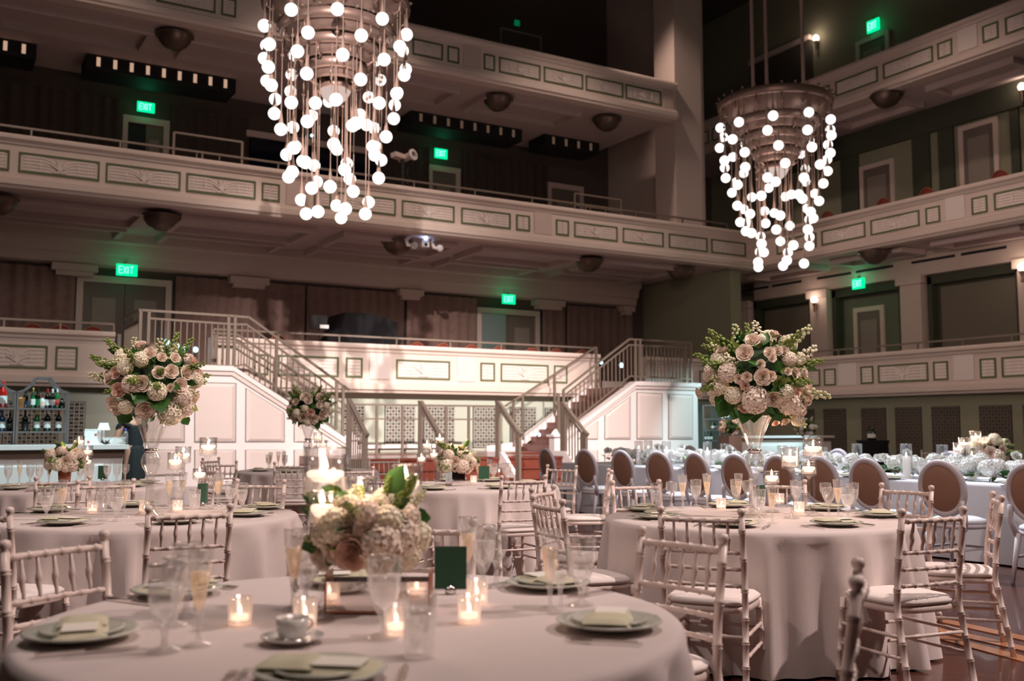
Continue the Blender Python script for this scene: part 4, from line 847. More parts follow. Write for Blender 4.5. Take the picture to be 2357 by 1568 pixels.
chair_at(2085, 1120, 'T1', 'ivory bamboo-style chair behind the right-hand round table, before the tan oval chair')
chair_at(2276, 1142, 'T1', 'ivory bamboo-style chair seen edge-on at far right, stripes of shadow on its seat', -10)
chair_at(1612, 1176, 'T1', 'ivory bamboo-style chair pushed against the front left of the right-hand round table')
chair_at(1567, 1230, 'T0', 'ivory bamboo-style chair at the right rim of the blurred foreground table')
chair_at(1464, 1110, 'T1', 'ivory bamboo-style chair across the right-hand table, beyond its left plates')
chair_at(1790, 1108, 'T1', 'ivory bamboo-style chair behind the tall glass vase of the right-hand table')
chair_at(1922, 1318, 'T0', 'ivory chair showing only one thick blurred post at bottom right', -15)
chair_at(1293, 1150, 'T1', 'ivory bamboo-style chair turned sideways left of the right table, nearer of two', None)
chair_at(1268, 1125, 'T1', 'ivory bamboo-style chair turned sideways left of the right table, farther of two')
chair_at(1293, 1074, 'T2', 'ivory bamboo-style chair facing us in front of the red stage steps')
chair_at(1366, 1084, 'T2', 'ivory bamboo-style chair seen edge-on between the centre table and the oval chairs')
chair_at(1201, 1098, 'T2', 'ivory bamboo-style chair, back and seat in view, right of the centre table')
chair_at(884, 1057, 'T2', 'ivory bamboo-style chair behind the left rim of the centre table')
chair_at(893, 1100, 'T2', 'ivory bamboo-style chair behind the foreground floating candles')
chair_at(968, 1212, 'T0', 'ivory bamboo-style chair across the foreground table, behind the green card')
chair_at(742, 1135, 'T3', 'ivory bamboo-style chair whose seat shows right of the middle-left table')
chair_at(426, 1165, 'T3', 'ivory bamboo-style chair, back towards us, in front of the middle-left table')
chair_at(2, 1168, 'T3', 'ivory bamboo-style chair cut by the left picture edge at the middle-left table')
chair_at(134, 1243, 'T0', 'large blurred ivory bamboo-style chair at the left of the foreground table')
chair_at(146, 1100, 'T4', 'ivory bamboo-style chair in front of the far-left table')
chair_at(245, 1108, 'T4', 'ivory bamboo-style chair at the right front of the far-left table')
chair_at(590, 1109, 'T3', 'ivory bamboo-style chair at the far right side of the middle-left table')
chair_at(674, 1066, 'T5', 'ivory bamboo-style chair in front of the small far table beside the panelled stairs')
chair_at(814, 1078, 'T5', 'ivory bamboo-style chair just right of the tallest foreground candle holder')
chair_at(576, 1057, 'T5', 'ivory bamboo-style chair at the left rim of the small far table')
chair_at(505, 1064, 'T5', 'ivory bamboo-style chair with slatted back against the panelled stair wall', 60)
chair_at(438, 1078, 'T4', 'ivory bamboo-style chair behind the candle holders of the middle-left table')
chair_at(1912, 1034, 'T6', 'far ivory chair top showing above the garland left of the black bar table', None)
chair_at(2148, 1038, 'T6', 'far ivory chair top showing above the garland at the right')
def ovalchair():
    t = empty('oval_back_chair'); n = 32
    def ell(rx, rz, y, z0=.76, tilt=.16): return [(rx*math.cos(2*math.pi*k/n), y-tilt*(rz*math.sin(2*math.pi*k/n))+.0, z0+rz*math.sin(2*math.pi*k/n)) for k in range(n)]
    def rings(R_): m = MB(); vs = [p for r_ in R_ for p in r_]; k_ = len(R_); m.add(vs, [(i*n+k, i*n+(k+1) % n, ((i+1) % k_)*n+(k+1) % n, ((i+1) % k_)*n+k) for i in range(k_) for k in range(n)]); return m
    build(rings([ell(.235, .255, -.245), ell(.245, .265, -.225), ell(.235, .255, -.205), ell(.19, .21, -.205), ell(.185, .205, -.225), ell(.19, .21, -.248)]), 'oval_frame', M['oval'], t, True)
    for y, nm, m in ((-.243, 'back_pad', 'ovalpad'), (-.205, 'front_pad', 'seatw')):
        sg = -1 if y < -.22 else 1; m_ = MB(); R_ = [ell(.19, .21, y), ell(.15, .17, y+sg*.014), ell(.08, .09, y+sg*.02), ell(.001, .001, y+sg*.02)]; vs = [p for r_ in R_ for p in r_]; m_.add(vs, [(i*n+k, i*n+(k+1) % n, (i+1)*n+(k+1) % n, (i+1)*n+k) for i in range(3) for k in range(n)]); build(m_, nm, M[m], t, True)
    build(MB().lathe([(.22, .40), (.245, .405), (.25, .43), (.235, .445)], n=28, sx=1, sy=1, cap=True), 'seat_frame', M['oval'], t, True)
    build(MB().lathe([(.235, .445), (.245, .46), (.235, .48), (.17, .50), (.02, .505)], n=28), 'seat_cushion', M['seatw'], t, True)
    for s in (-1, 1):
        build(MB().tube([(s*.18, -.19, .40), (s*.215, -.225, .52), (s*.20, -.24, .60), (s*.205, -.245, .66)], [.028, .022, .022, .02], 8), 'back_support', M['oval'], t, True)
        build(MB().tube([(s*.17, -.19, .42), (s*.19, -.27, .0)], [.026, .016], 8), 'rear_leg', M['oval'], t, True)
        build(MB().lathe([(.011, 0), (.018, .02), (.012, .035), (.016, .06), (.026, .33), (.030, .345), (.020, .36), (.030, .385), (.030, .42)], (s*.19, .17, 0), 10), 'front_leg', M['oval'], t, True)
    build(MB().bar((-.19, .17, .22), (.19, .17, .22), .02).bar((-.19, .17, .22), (-.185, -.23, .22), .02).bar((.19, .17, .22), (.185, -.23, .22), .02), 'stretcher', M['oval'], t); return t
OV = ovalchair(); first_ov = True
def ov(x, y, rz, key, text):
    global first_ov
    o = OV if first_ov else copy_tree(OV); first_ov = False; o.location = (x, y, 0); o.rotation_euler = (0, 0, rz); line_up(key, o, text, 'chair')
for k, y in enumerate((12.6, 11.62, 10.76, 10.02, 9.28, 8.62, 7.95, 7.40, 6.76, 5.96, 5.08)): ov(8.27, y, R(-90+(-4, 3, 0, 5, -3, 2, 0, 4, -2, 3, 0)[k]), 'tan oval-backed chairs along the near side of the head table', 'tan-padded oval-backed chair, near side of the head table')
for k, y in enumerate((13.2, 12.2, 10.0, 8.2, 6.9, 6.2)): ov(11.0, y, R(90), 'white oval-backed chairs on the far side of the head table', 'pale oval-backed chair facing us across the head table')
# ================================================================ TABLES
def round_table(key, label, clabel, r=.914, seed=0, droop=.74):
    x, y = TC[key]; rnd = random.Random(seed)
    t = empty('round_table', (x, y, 0), 0, label, 'table')
    build(MB().lathe([(r-.03, .705), (r-.01, .71), (r-.01, .738), (r-.03, .744), (.001, .744)], n=48), 'tabletop', M['barwood'], t, True)
    for k in range(4): a = R(45+90*k); build(MB().tube([(.45*math.cos(a), .45*math.sin(a), .70), (.55*math.cos(a), .55*math.sin(a), 0)], .018, 6), 'leg', M['barmetal'], t)
    n = 220; ph = [rnd.uniform(0, 6.28) for _ in range(6)]; amp = [rnd.uniform(.6, 1) for _ in range(6)]; fr = [11, 16, 21, 27, 7, 19]
    def fold(a): return sum(amp[i]*math.sin(fr[i]*a+ph[i]) for i in range(4))/4
    rows = [(.001, .755), (.3, .755), (.6, .7555), (r-.05, .756), (r-.02, .7555), (r-.004, .751), (r+.006, .742), (r+.012, .725)]+[(None, z) for z in (.69, .62, .52, .40, .28, .16, .07, .012)]
    vs = []
    for rr, z in rows:
        for k in range(n):
            a = 2*math.pi*k/n
            if rr is not None: q = rr
            else:
                d = (.75-z)/.74; f_ = math.sin(9*a+ph[0]+1.1*math.sin(2*a+ph[1])+.8*math.sin(5*a+ph[2])); g_ = math.sin(23*a+ph[3]+1.2*math.sin(3*a+ph[4]))
                q = r+.012+.075*d+(.055*(1-2*abs(f_)**.75)+.022*g_)*d**.55; q = max(q, r-.01)
            vs.append((q*math.cos(a), q*math.sin(a), z))
    fs = [(i*n+k, i*n+(k+1) % n, (i+1)*n+(k+1) % n, (i+1)*n+k) for i in range(len(rows)-1) for k in range(n)]
    o = build(MB().add(vs, [f[::-1] for f in fs]), 'tablecloth', M['cloth'], None, True, loc=(x, y, .003)); tag(o, clabel, 'tablecloth')
round_table('T0', 'round table under the rose-white cloth in the blurred foreground', 'rose-white tablecloth of the large blurred foreground table', seed=1)
round_table('T1', 'round table under the cloth at right, carrying the tall floral vase', 'rose-white pleated tablecloth of the right-hand round table, falling to the floor', seed=2)
round_table('T2', 'round table under the cloth in the centre, before the stage', 'rose-white pleated tablecloth of the centre round table', seed=3)
round_table('T3', 'round table under the cloth at middle left, with a tall floral vase', 'mauve-shaded tablecloth of the middle-left round table', seed=4)
round_table('T4', 'round table under the cloth at far left, with a low floral pot', 'mauve-shaded tablecloth of the far-left round table', seed=5)
round_table('T5', 'small-looking far round table beside the panelled stairs', 'tablecloth of the small-looking far table beside the panelled stairs', seed=6)
round_table('T6', 'far round table beyond the head table at right', 'tablecloth of the far table beyond the head table', seed=7)
# long head table
hx0, hx1, hy0, hy1 = 8.95, 10.35, 3.2, 13.6
t = empty('head_table', ((hx0+hx1)/2, (hy0+hy1)/2, 0), 0, 'long rectangular head table at right under a white cloth', 'table')
build(MB().box(-.68, .68, -5.18, 5.18, .70, .745), 'tabletop', M['barwood'], t)
for x in (-.55, .55):
    for y in (-5, -2.5, 0, 2.5, 5): build(MB().box(x-.03, x+.03, y-.03, y+.03, 0, .70), 'leg', M['barmetal'], t)
n = 400; vs = []; W, D = .70, 5.2
def per(s, q):
    Ls = [2*W, 2*D, 2*W, 2*D]; tot = sum(Ls); s = s*tot
    for i, L in enumerate(Ls):
        if s <= L or i == 3:
            f = s/L; f = min(f, 1); w2, d2 = W+q, D+q
            return [(-w2+2*w2*f, -d2), (w2, -d2+2*d2*f), (w2-2*w2*f, d2), (-w2, d2-2*d2*f)][i]
        s -= L
rows = [(.0, .757), (.008, .752), (.012, .74)]+[(None, z) for z in (.68, .55, .4, .25, .1, .012)]
for q, z in rows:
    for k in range(n):
        s = k/n; d = (.75-z)/.74
        qq = q if q is not None else .012+.02*d+.028*d*(math.sin(s*n*.62)+.6*math.sin(s*n*.37+1)+.5*math.sin(s*n*.15+2))
        x, y = per(s, max(qq, .004)); vs.append((x, y, z))
mb = MB().add(vs, [((i+1)*n+k, (i+1)*n+(k+1) % n, i*n+(k+1) % n, i*n+k) for i in range(len(rows)-1) for k in range(n)]+[tuple(range(n))])
o = build(mb, 'tablecloth', M['clothw'], None, False, loc=((hx0+hx1)/2, (hy0+hy1)/2, .004)); tag(o, 'white cloth over the long head table at right, cool-lit', 'tablecloth')
# ================================================================ TABLEWARE
TZ = .762
facet = lambda d, m=2: (lambda i, k: d if k % m == 0 else -d)
def goblet_proto(kind):
    t = empty('water_goblet' if kind == 'goblet' else 'wine_glass' if kind == 'wine' else 'champagne_flute' if kind == 'flute' else 'tumbler')
    if kind == 'goblet': prof = [(.036, 0), (.034, .004), (.010, .012), (.007, .03), (.010, .045), (.016, .055), (.030, .085), (.036, .115), (.038, .150), (.040, .185)]; liq = [(.001, .062), (.028, .086), (.034, .115), (.0355, .140), (.001, .140)]; lm = 'water'
    elif kind == 'wine': prof = [(.034, 0), (.032, .004), (.008, .010), (.006, .06), (.010, .075), (.026, .095), (.036, .12), (.038, .15), (.036, .175)]; liq = None; lm = None
    elif kind == 'flute': prof = [(.032, 0), (.030, .004), (.008, .010), (.006, .04), (.009, .07), (.014, .10), (.021, .14), (.026, .18), (.030, .225)]; liq = [(.001, .078), (.0125, .10), (.0195, .14), (.0235, .172), (.001, .172)]; lm = 'wine'
    else: prof = [(.001, 0), (.032, .0), (.034, .01), (.036, .09), (.038, .13)]; liq = [(.001, .01), (.031, .012), (.033, .10), (.001, .10)]; lm = 'water'
    n = 20; cutz = .05
    build(MB().lathe(prof, n=n, fac=lambda i, k: (.035 if k % 2 else -.035) if prof[i][1] > .05 and i < len(prof)-1 else 0), 'crystal_bowl', M['cut'], t, False)
    r = prof[-1][0]; build(MB().tube([(r*math.cos(2*math.pi*k/24), r*math.sin(2*math.pi*k/24), prof[-1][1]) for k in range(25)], .0011, 5), 'rim', M['silver'], t, True)
    if liq: build(MB().lathe(liq, n=16), 'water' if lm == 'water' else 'champagne', M[lm], t, True)
    return t
PG = {k: goblet_proto(k) for k in ('goblet', 'wine', 'flute', 'tumbler')}; used = set()
def clone(proto, key, loc, rz=0):
    if key in used: o = copy_tree(proto)
    else: o = proto; used.add(key)
    o.location = loc; o.rotation_euler = (0, 0, rz); return o
def plate_proto():
    t = empty('dinner_plate'); build(MB().lathe([(.001, .004), (.085, .004), (.10, .010), (.142, .020), (.145, .023), (.140, .026), (.10, .016), (.085, .010), (.001, .010)], n=40), 'plate', M['plate'], t, True)
    build(MB().lathe([(.001, .011), (.060, .011), (.072, .015), (.100, .024), (.104, .028), (.099, .030), (.07, .020), (.001, .018)], n=36), 'salad_plate', M['plate'], t, True); return t
def napkin_proto():
    t = empty('folded_napkin'); n = 10
    def pad(nm, x0, x1, y0, y1, z0, h, ph):
        m = MB(); ny = 6; vs = []
        for j in range(ny+1):
            for i in range(n+1):
                fx, fy = i/n, j/ny; e = min(1, 5*min(fx, 1-fx, fy, 1-fy))**.5
                vs.append((x0+(x1-x0)*fx, y0+(y1-y0)*fy, z0+h*e+.0018*math.sin(fx*7+ph)*e))
        k = len(vs); vs += [(x, y, z0) for x, y, z in vs]
        top = [(j*(n+1)+i, j*(n+1)+i+1, (j+1)*(n+1)+i+1, (j+1)*(n+1)+i) for j in range(ny) for i in range(n)]
        m.add(vs, top); build(m, nm, M['napkin'], t, True)
    pad('napkin_pad', -.13, .13, -.064, .064, 0, .015, 0); pad('napkin_fold', -.13, .0, -.060, .062, .012, .012, 2)
    build(MB().box(-.02, .10, -.045, .04, .0175, .019), 'menu_card', M['card'], t); return t
PL, NP = plate_proto(), napkin_proto()
def fork():
    t = empty('fork'); build(MB().box(-.004, .004, -.10, .03, .002, .005).box(-.010, .010, .03, .045, .002, .005), 'handle', M['silver'], t)
    for k in range(4): build(MB().box(-.0095+.0053*k, -.007+.0053*k, .045, .085, .002, .0045), 'tine', M['silver'], t)
    return t
def knife(): t = empty('knife'); build(MB().box(-.006, .006, -.11, .0, .002, .008), 'handle', M['silver'], t); build(MB().add([(-.007, 0, .002), (.009, 0, .002), (.009, .10, .002), (-.002, .125, .002), (-.007, .11, .002), (-.007, 0, .004), (.009, 0, .004), (.009, .10, .004), (-.002, .125, .004), (-.007, .11, .004)], [(4, 3, 2, 1, 0), (5, 6, 7, 8, 9)]+[(i, (i+1) % 5, 5+(i+1) % 5, 5+i) for i in range(5)]), 'blade', M['silver'], t); return t
FK, KN = fork(), knife()
PLACE = {'T0': 'on the foreground table', 'T1': 'on the right-hand table', 'T2': 'on the centre table', 'T3': 'on the middle-left table', 'T4': 'on the far-left table', 'T5': 'on the table by the stairs', 'H': 'on the head table'}
def clampT(key, p, m=.07):
    if key in TC:
        c = Vector((*TC[key], p.z)); e = p-c
        if e.length > .914-m: p = c+e*((.914-m)/e.length)
    return p
def setting(key, u, v, cutl=True, z=TZ, nap=None):
    p = onZ(u, v, z+.01); p.z = z; p = clampT(key, p, .155)
    if key in TC: c = Vector((*TC[key], 0)); a = math.atan2(c.y-p.y, c.x-p.x)-math.pi/2
    else: a = R(-90)
    o = clone(PL, 'plate', p, a); line_up('dinner plates '+PLACE[key], o, 'sage dinner plate '+PLACE[key], 'plate')
    q = clone(NP, 'nap', p+Vector((0, 0, .021)), a+R(random.uniform(-14, 14))); line_up('folded napkins '+PLACE[key], q, 'folded sage napkin '+PLACE[key], 'napkin')
    if cutl:
        m = Matrix.Rotation(a, 3, 'Z')
        f = clone(FK, 'fork', p+m @ Vector((-.175, 0, .0)), a); line_up('forks '+PLACE[key], f, 'silver fork '+PLACE[key], 'fork')
        f = clone(FK, 'fork', p+m @ Vector((-.20, -.015, .0)), a); line_up('forks '+PLACE[key], f, 'silver fork '+PLACE[key], 'fork')
        k_ = clone(KN, 'knife', p+m @ Vector((.175, 0, .0)), a); line_up('knives '+PLACE[key], k_, 'silver knife '+PLACE[key], 'knife')
GN = {'goblet': ('crystal water goblet', 'glass'), 'wine': ('empty crystal wine glass', 'glass'), 'flute': ('flute of pale champagne', 'glass'), 'tumbler': ('clear tumbler of water', 'glass')}
def glass(key, kind, u, v, z=TZ, s=1.0):
    p = clampT(key, onZ(u, v, z)); o = clone(PG[kind], kind, p, random.random()); o.scale = (s, s, s); line_up('%ss %s' % (kind, PLACE[key]), o, GN[kind][0]+' '+PLACE[key], GN[kind][1])
for u, v in ((188, 1462), (738, 1552), (1402, 1437), (1270, 1345), (375, 1358), (800, 1338)): setting('T0', u, v)
for kind, u, v in (('goblet', 378, 1500), ('flute', 456, 1486), ('goblet', 428, 1418), ('wine', 402, 1440), ('flute', 674, 1402), ('goblet', 703, 1392), ('goblet', 883, 1468), ('tumbler', 965, 1510), ('flute', 1076, 1352), ('goblet', 1112, 1352), ('wine', 1142, 1350), ('flute', 1266, 1402), ('wine', 1290, 1410), ('goblet', 1338, 1392)): glass('T0', kind, u, v, s=1.12 if kind in ('goblet', 'tumbler') else 1.05)
for u, v in ((1462, 1172), (1512, 1190), (1690, 1207), (1925, 1206), (2055, 1186), (1975, 1164), (1660, 1158)): setting('T1', u, v)
for kind, u, v in (('wine', 1546, 1168), ('flute', 1572, 1170), ('goblet', 1512, 1178), ('flute', 1595, 1158), ('goblet', 1600, 1165), ('flute', 1628, 1168), ('goblet', 1695, 1165), ('flute', 1690, 1158), ('wine', 1720, 1162), ('goblet', 1748, 1200), ('flute', 1778, 1205), ('goblet', 1852, 1164), ('wine', 1908, 1188), ('flute', 1930, 1188), ('goblet', 1952, 1192), ('goblet', 1972, 1176), ('wine', 1936, 1168)): glass('T1', kind, u, v)
for u, v in ((988, 1126), (1150, 1122), (1215, 1112), (1030, 1100), (1180, 1098)): setting('T2', u, v)
for kind, u, v in (('goblet', 1020, 1108), ('tumbler', 1045, 1112), ('flute', 1122, 1100), ('goblet', 1136, 1108), ('wine', 1160, 1106), ('flute', 1182, 1098), ('goblet', 1192, 1106), ('goblet', 1205, 1104), ('tumbler', 1062, 1116)): glass('T2', kind, u, v)
for u, v in ((148, 1203), (405, 1200), (566, 1184), (608, 1168), (20, 1172), (308, 1160)): setting('T3', u, v)
for kind, u, v in (('goblet', 106, 1196), ('flute', 143, 1190), ('wine', 236, 1198), ('goblet', 268, 1200), ('flute', 285, 1190), ('wine', 232, 1172), ('flute', 388, 1166), ('goblet', 410, 1170), ('tumbler', 448, 1172), ('flute', 438, 1156), ('flute', 500, 1166), ('goblet', 530, 1172), ('goblet', 556, 1178), ('flute', 520, 1160), ('goblet', 128, 1180)): glass('T3', kind, u, v)
for u, v in ((35, 1124), (120, 1128), (300, 1118), (345, 1110)): setting('T4', u, v)
for kind, u, v in (('goblet', 18, 1115), ('flute', 44, 1114), ('goblet', 30, 1108), ('goblet', 90, 1112), ('flute', 112, 1116), ('goblet', 206, 1112), ('wine', 250, 1100), ('goblet', 268, 1106), ('wine', 300, 1108), ('goblet', 320, 1104), ('flute', 240, 1098), ('goblet', 200, 1104)): glass('T4', kind, u, v)
for u, v in ((598, 1083), (665, 1086), (720, 1084), (790, 1082)): setting('T5', u, v, False)
for kind, u, v in (('goblet', 602, 1078), ('flute', 622, 1080), ('flute', 640, 1078), ('goblet', 655, 1080), ('flute', 612, 1074), ('goblet', 800, 1078), ('goblet', 812, 1076)): glass('T5', kind, u, v)
for y in (5.96, 6.76, 7.4, 7.95, 8.62, 9.28, 10.02, 10.76):
    p = Vector((9.16, y, .765)); u, v = screen(p); setting('H', u, v, False)
for k in range(8): p = Vector((9.28, 6.3+.82*k, .765)); u, v = screen(p); glass('H', 'goblet' if k % 2 else 'wine', u, v)
# votives, cup, card, mirrored vase
def votive_proto():
    t = empty('votive_candle'); build(MB().lathe([(.001, .0), (.031, .0), (.032, .012), (.034, .075), (.0315, .075), (.029, .012), (.001, .010)], n=20), 'glass_cup', M['frost'], t, True)
    build(MB().lathe([(.001, .012), (.024, .012), (.024, .026), (.001, .027)], n=14), 'wax', M['wax'], t, True); build(MB().lathe([(.001, .028), (.005, .034), (.0035, .044), (.0005, .054)], n=8), 'flame', M['flame'], t, True); return t
VP = votive_proto()
def votive(key, u, v):
    o = clone(VP, 'votive', onZ(u, v, TZ)); line_up('votive candles '+PLACE[key], o, 'small lit votive '+PLACE[key], 'candle')
for u, v in ((552, 1436), (702, 1440), (912, 1458), (1080, 1432), (1098, 1390)): votive('T0', u, v)
for u, v in ((1840, 1182), (1660, 1172), (1795, 1160)): votive('T1', u, v)
for u, v in ((212, 1180), (332, 1182), (408, 1178)): votive('T3', u, v)
votive('T2', 1090, 1112); votive('T4', 205, 1108)
t = empty('coffee_cup', onZ(672, 1478, TZ), .3, 'white cup of coffee on a saucer in the foreground', 'cup')
build(MB().lathe([(.001, .002), (.05, .003), (.078, .014), (.08, .017), (.05, .009), (.001, .008)], n=30), 'saucer', M['platew'], t, True)
build(MB().lathe([(.024, .009), (.034, .016), (.040, .04), (.043, .062), (.0405, .062), (.036, .03), (.001, .02)], n=26), 'cup_body', M['platew'], t, True); build(MB().lathe([(.001, .054), (.0415, .054)], n=20), 'coffee', M['coffee'], t)
build(MB().tube([(.041, 0, .052), (.060, 0, .048), (.062, 0, .032), (.040, 0, .024)], .004, 6), 'cup_handle', M['platew'], t, True)
t = empty('spoon', onZ(705, 1490, TZ)+Vector((0, 0, .016)), 1.2, 'silver spoon glinting on the saucer of the foreground coffee cup', 'spoon'); build(MB().sphere((0, 0, 0), .016, 10, 6, .25).bar((0, .01, 0), (0, .10, .004), .004, .003), 'spoon_body', M['silver'], t, True)
def tablecard(u, v, wd, h, label, z=TZ, rz=-30.5):
    t = empty('table_card', onZ(u, v, z), R(rz), label, 'card'); build(MB().box(-wd/2, wd/2, -.002, .002, .014, .014+h), 'green_card', M['green'], t)
    build(MB().lathe([(.001, 0), (.018, 0), (.02, .012), (.016, .022), (.005, .028)], n=14), 'card_holder', M['silver'], t, True)
tablecard(1037, 1366, .105, .138, 'dark green table card standing on the foreground table'); tablecard(1114, 1109, .11, .145, 'dark green table card standing on the centre round table', rz=-20)
tablecard(466, 1164, .10, .14, 'dark green table card among the glasses of the middle-left table', rz=35); tablecard(236, 1106, .10, .14, 'small dark green table card on the far-left table')
tablecard(1752, 1160, .10, .12, 'dark green table card behind the goblets of the right-hand table', rz=10)
# floating candle holders
def holder(p, top, r, hh, label=None, key=None):
    # p base point, top = height of the rim above the table
    t = empty('candle_holder', p); zc_ = top-hh
    build(MB().lathe([(.001, 0), (r*.9, 0), (r*.85, .006), (.012, .016), (.006, .035), (.006, zc_*.5), (.010, zc_*.5+.01), (.006, zc_*.5+.02), (.006, zc_-.03), (.014, zc_-.012), (r*.55, zc_-.002)], n=20), 'stem', M['glass'], t, True)
    build(MB().lathe([(.001, zc_), (r*.92, zc_), (r, zc_+.008), (r, top), (r*.94, top), (r*.93, zc_+.012), (.001, zc_+.008)], n=28), 'glass_cylinder', M['glass'], t, True)
    build(MB().lathe([(.001, zc_+.012), (r*.91, zc_+.014), (r*.91, zc_+hh*.45), (.001, zc_+hh*.45)], n=20), 'water', M['water'], t, True)
    zw = zc_+hh*.45
    build(MB().lathe([(.001, zw-.02), (r*.5, zw-.016), (r*.8, zw), (r*.84, zw+.012), (r*.7, zw+.018), (.001, zw+.016)], n=20), 'floating_candle', M['wax'], t, True)
    build(MB().lathe([(.001, zw+.018), (.009, zw+.028), (.006, zw+.042), (.0008, zw+.060)], n=10), 'flame', M['flame'], t, True)
    build(MB().tube([(r*math.cos(2*math.pi*k/28), r*math.sin(2*math.pi*k/28), top) for k in range(29)], .0018, 5), 'glass_rim', M['silver'], t, True)
    if key: line_up(key, t, label, 'candle')
    else: tag(t, label, 'candle')
    return t
def holder_px(key, u, vtop, depth_v, r, hh, label):
    p = onZ(u, depth_v, TZ); d = ray(u, vtop); s = (p.x*d.x+p.y*d.y)/(d.x*d.x+d.y*d.y); top = H_+d.z*s-TZ
    q_ = clampT(key, Vector((d.x*s, d.y*s, TZ))); x, y = q_.x, q_.y; holder(Vector((x, y, TZ)), top, r, hh, label)
holder_px('T0', 750, 1030, 1398, .068, .16, 'tall stemmed glass with a floating candle, tallest on the foreground table')
holder_px('T0', 934, 1070, 1392, .052, .115, 'stemmed glass with a floating candle at the right on the foreground table')
holder_px('T0', 833, 1100, 1388, .050, .13, 'stemmed glass with a floating candle behind the foreground flowers')
holder_px('T0', 742, 1132, 1420, .040, .10, 'lower stemmed glass with a floating candle under the tallest one')
holder_px('T1', 1871, 1009, 1186, .064, .125, 'tallest stemmed glass with a floating candle on the right-hand table')
holder_px('T1', 1818, 1031, 1193, .055, .125, 'second tallest stemmed glass with floating candle, close to the big vase')
holder_px('T1', 1861, 1063, 1180, .050, .09, 'stemmed glass with a floating candle below the tallest one on the right-hand table')
holder_px('T1', 1776, 1085, 1178, .050, .085, 'lowest stemmed floating candle just right of the vase stem')
holder_px('T3', 480, 1008, 1172, .058, .12, 'tall stemmed floating candle on the middle-left table, rightmost')
holder_px('T3', 422, 1029, 1172, .052, .11, 'stemmed floating candle on the middle-left table, between two others')
holder_px('T3', 404, 1043, 1178, .050, .11, 'stemmed floating candle on the middle-left table, nearest the vase')
holder_px('T3', 460, 1080, 1165, .048, .075, 'low stemmed floating candle on the middle-left table')
holder_px('T4', 184, 1004, 1108, .058, .11, 'tall floating candle beside the floral pot of the far-left table'); holder_px('T4', 213, 1026, 1106, .056, .11, 'middle floating candle on the far-left table'); holder_px('T4', 222, 1050, 1104, .05, .09, 'low floating candle on the far-left table')
holder_px('T2', 1006, 998, 1106, .056, .11, 'tallest floating candle on the centre table'); holder_px('T2', 983, 1012, 1108, .054, .11, 'floating candle on the centre table, left of the tallest'); holder_px('T2', 1032, 1020, 1104, .048, .10, 'floating candle just behind the centre table flowers'); holder_px('T2', 970, 1046, 1110, .048, .09, 'low floating candle at the left of the centre table'); holder_px('T2', 999, 1035, 1108, .05, .1, 'squat floating candle under the tallest one on the centre table')
holder_px('T5', 732, 996, 1080, .06, .12, 'tall floating candle of the far table by the stairs'); holder_px('T5', 720, 1012, 1080, .06, .12, 'left floating candle of the far table by the stairs'); holder_px('T5', 744, 1014, 1080, .055, .11, 'right floating candle of the far table by the stairs')
for k, (u, v) in enumerate(((2245, 993), (2218, 1008), (2262, 1004), (2205, 1020))): holder_px('T6', u, v, 1078, .075, .15, 'floating candle on the far table beyond the garland, '+ORD[(1, 0, 3, 2)[k]] if False else 'floating candle on the far table beyond the garland, '+['highest', 'second from left, above the lowest', 'rightmost', 'lowest and leftmost'][k])
for nm, x, y, z, e in (('candle_light', *TC['T0'], 1.22, 1.8), ('candle_light', TC['T1'][0]+.15, TC['T1'][1], 1.30, 4.5), ('candle_light', TC['T3'][0]+.3, TC['T3'][1], 1.25, 3.0), ('candle_light', *TC['T2'], 1.25, 4.5), ('candle_light', *TC['T4'], 1.25, 3), ('candle_light', *TC['T6'], 1.3, 7)):
    lamp(nm, 'POINT', (x, y, z), e, (1, .68, .48), .05)
# pillar candles in glass along the head table
def pillar(x, y, h, gh, r=.05):
    t = empty('pillar_candle', (x, y, TZ)); build(MB().lathe([(.001, .0), (r*.8, 0), (r*.8, h), (r*.6, h+.004), (.001, h-.004)], n=20), 'wax_pillar', M['waxw'], t, True)
    build(MB().lathe([(.001, h), (.010, h+.012), (.006, h+.03), (.0008, h+.05)], n=8), 'flame', M['flame'], t, True)
    build(MB().lathe([(r*1.25, .0), (r*1.25, gh), (r*1.2, gh), (r*1.2, 0)], n=24), 'glass_sleeve', M['glass'], t, True)
    build(MB().tube([(r*1.22*math.cos(2*math.pi*k/24), r*1.22*math.sin(2*math.pi*k/24), gh) for k in range(25)], .002, 5), 'sleeve_rim', M['silver'], t, True)
    line_up('pillar candles on the head table', t, 'white pillar candle in a glass sleeve along the head-table garland', 'candle')
for u, vt, x, h in ((2085, 1022, 9.28, .24), (2236, 1026, 9.85, .25), (2168, 1024, 9.8, .15), (1893, 1030, 9.28, .22), (1972, 1022, 9.7, .2), (1628, 1018, 9.3, .24), (1668, 1022, 9.7, .2), (1534, 1017, 9.35, .24), (1492, 1015, 9.6, .24), (1470, 1016, 9.4, .24), (1800, 1026, 9.6, .2)):
    d = ray(u, vt); s = x/d.x; pillar(x, d.y*s, min(h, H_+d.z*s-TZ-.05), H_+d.z*s-TZ)
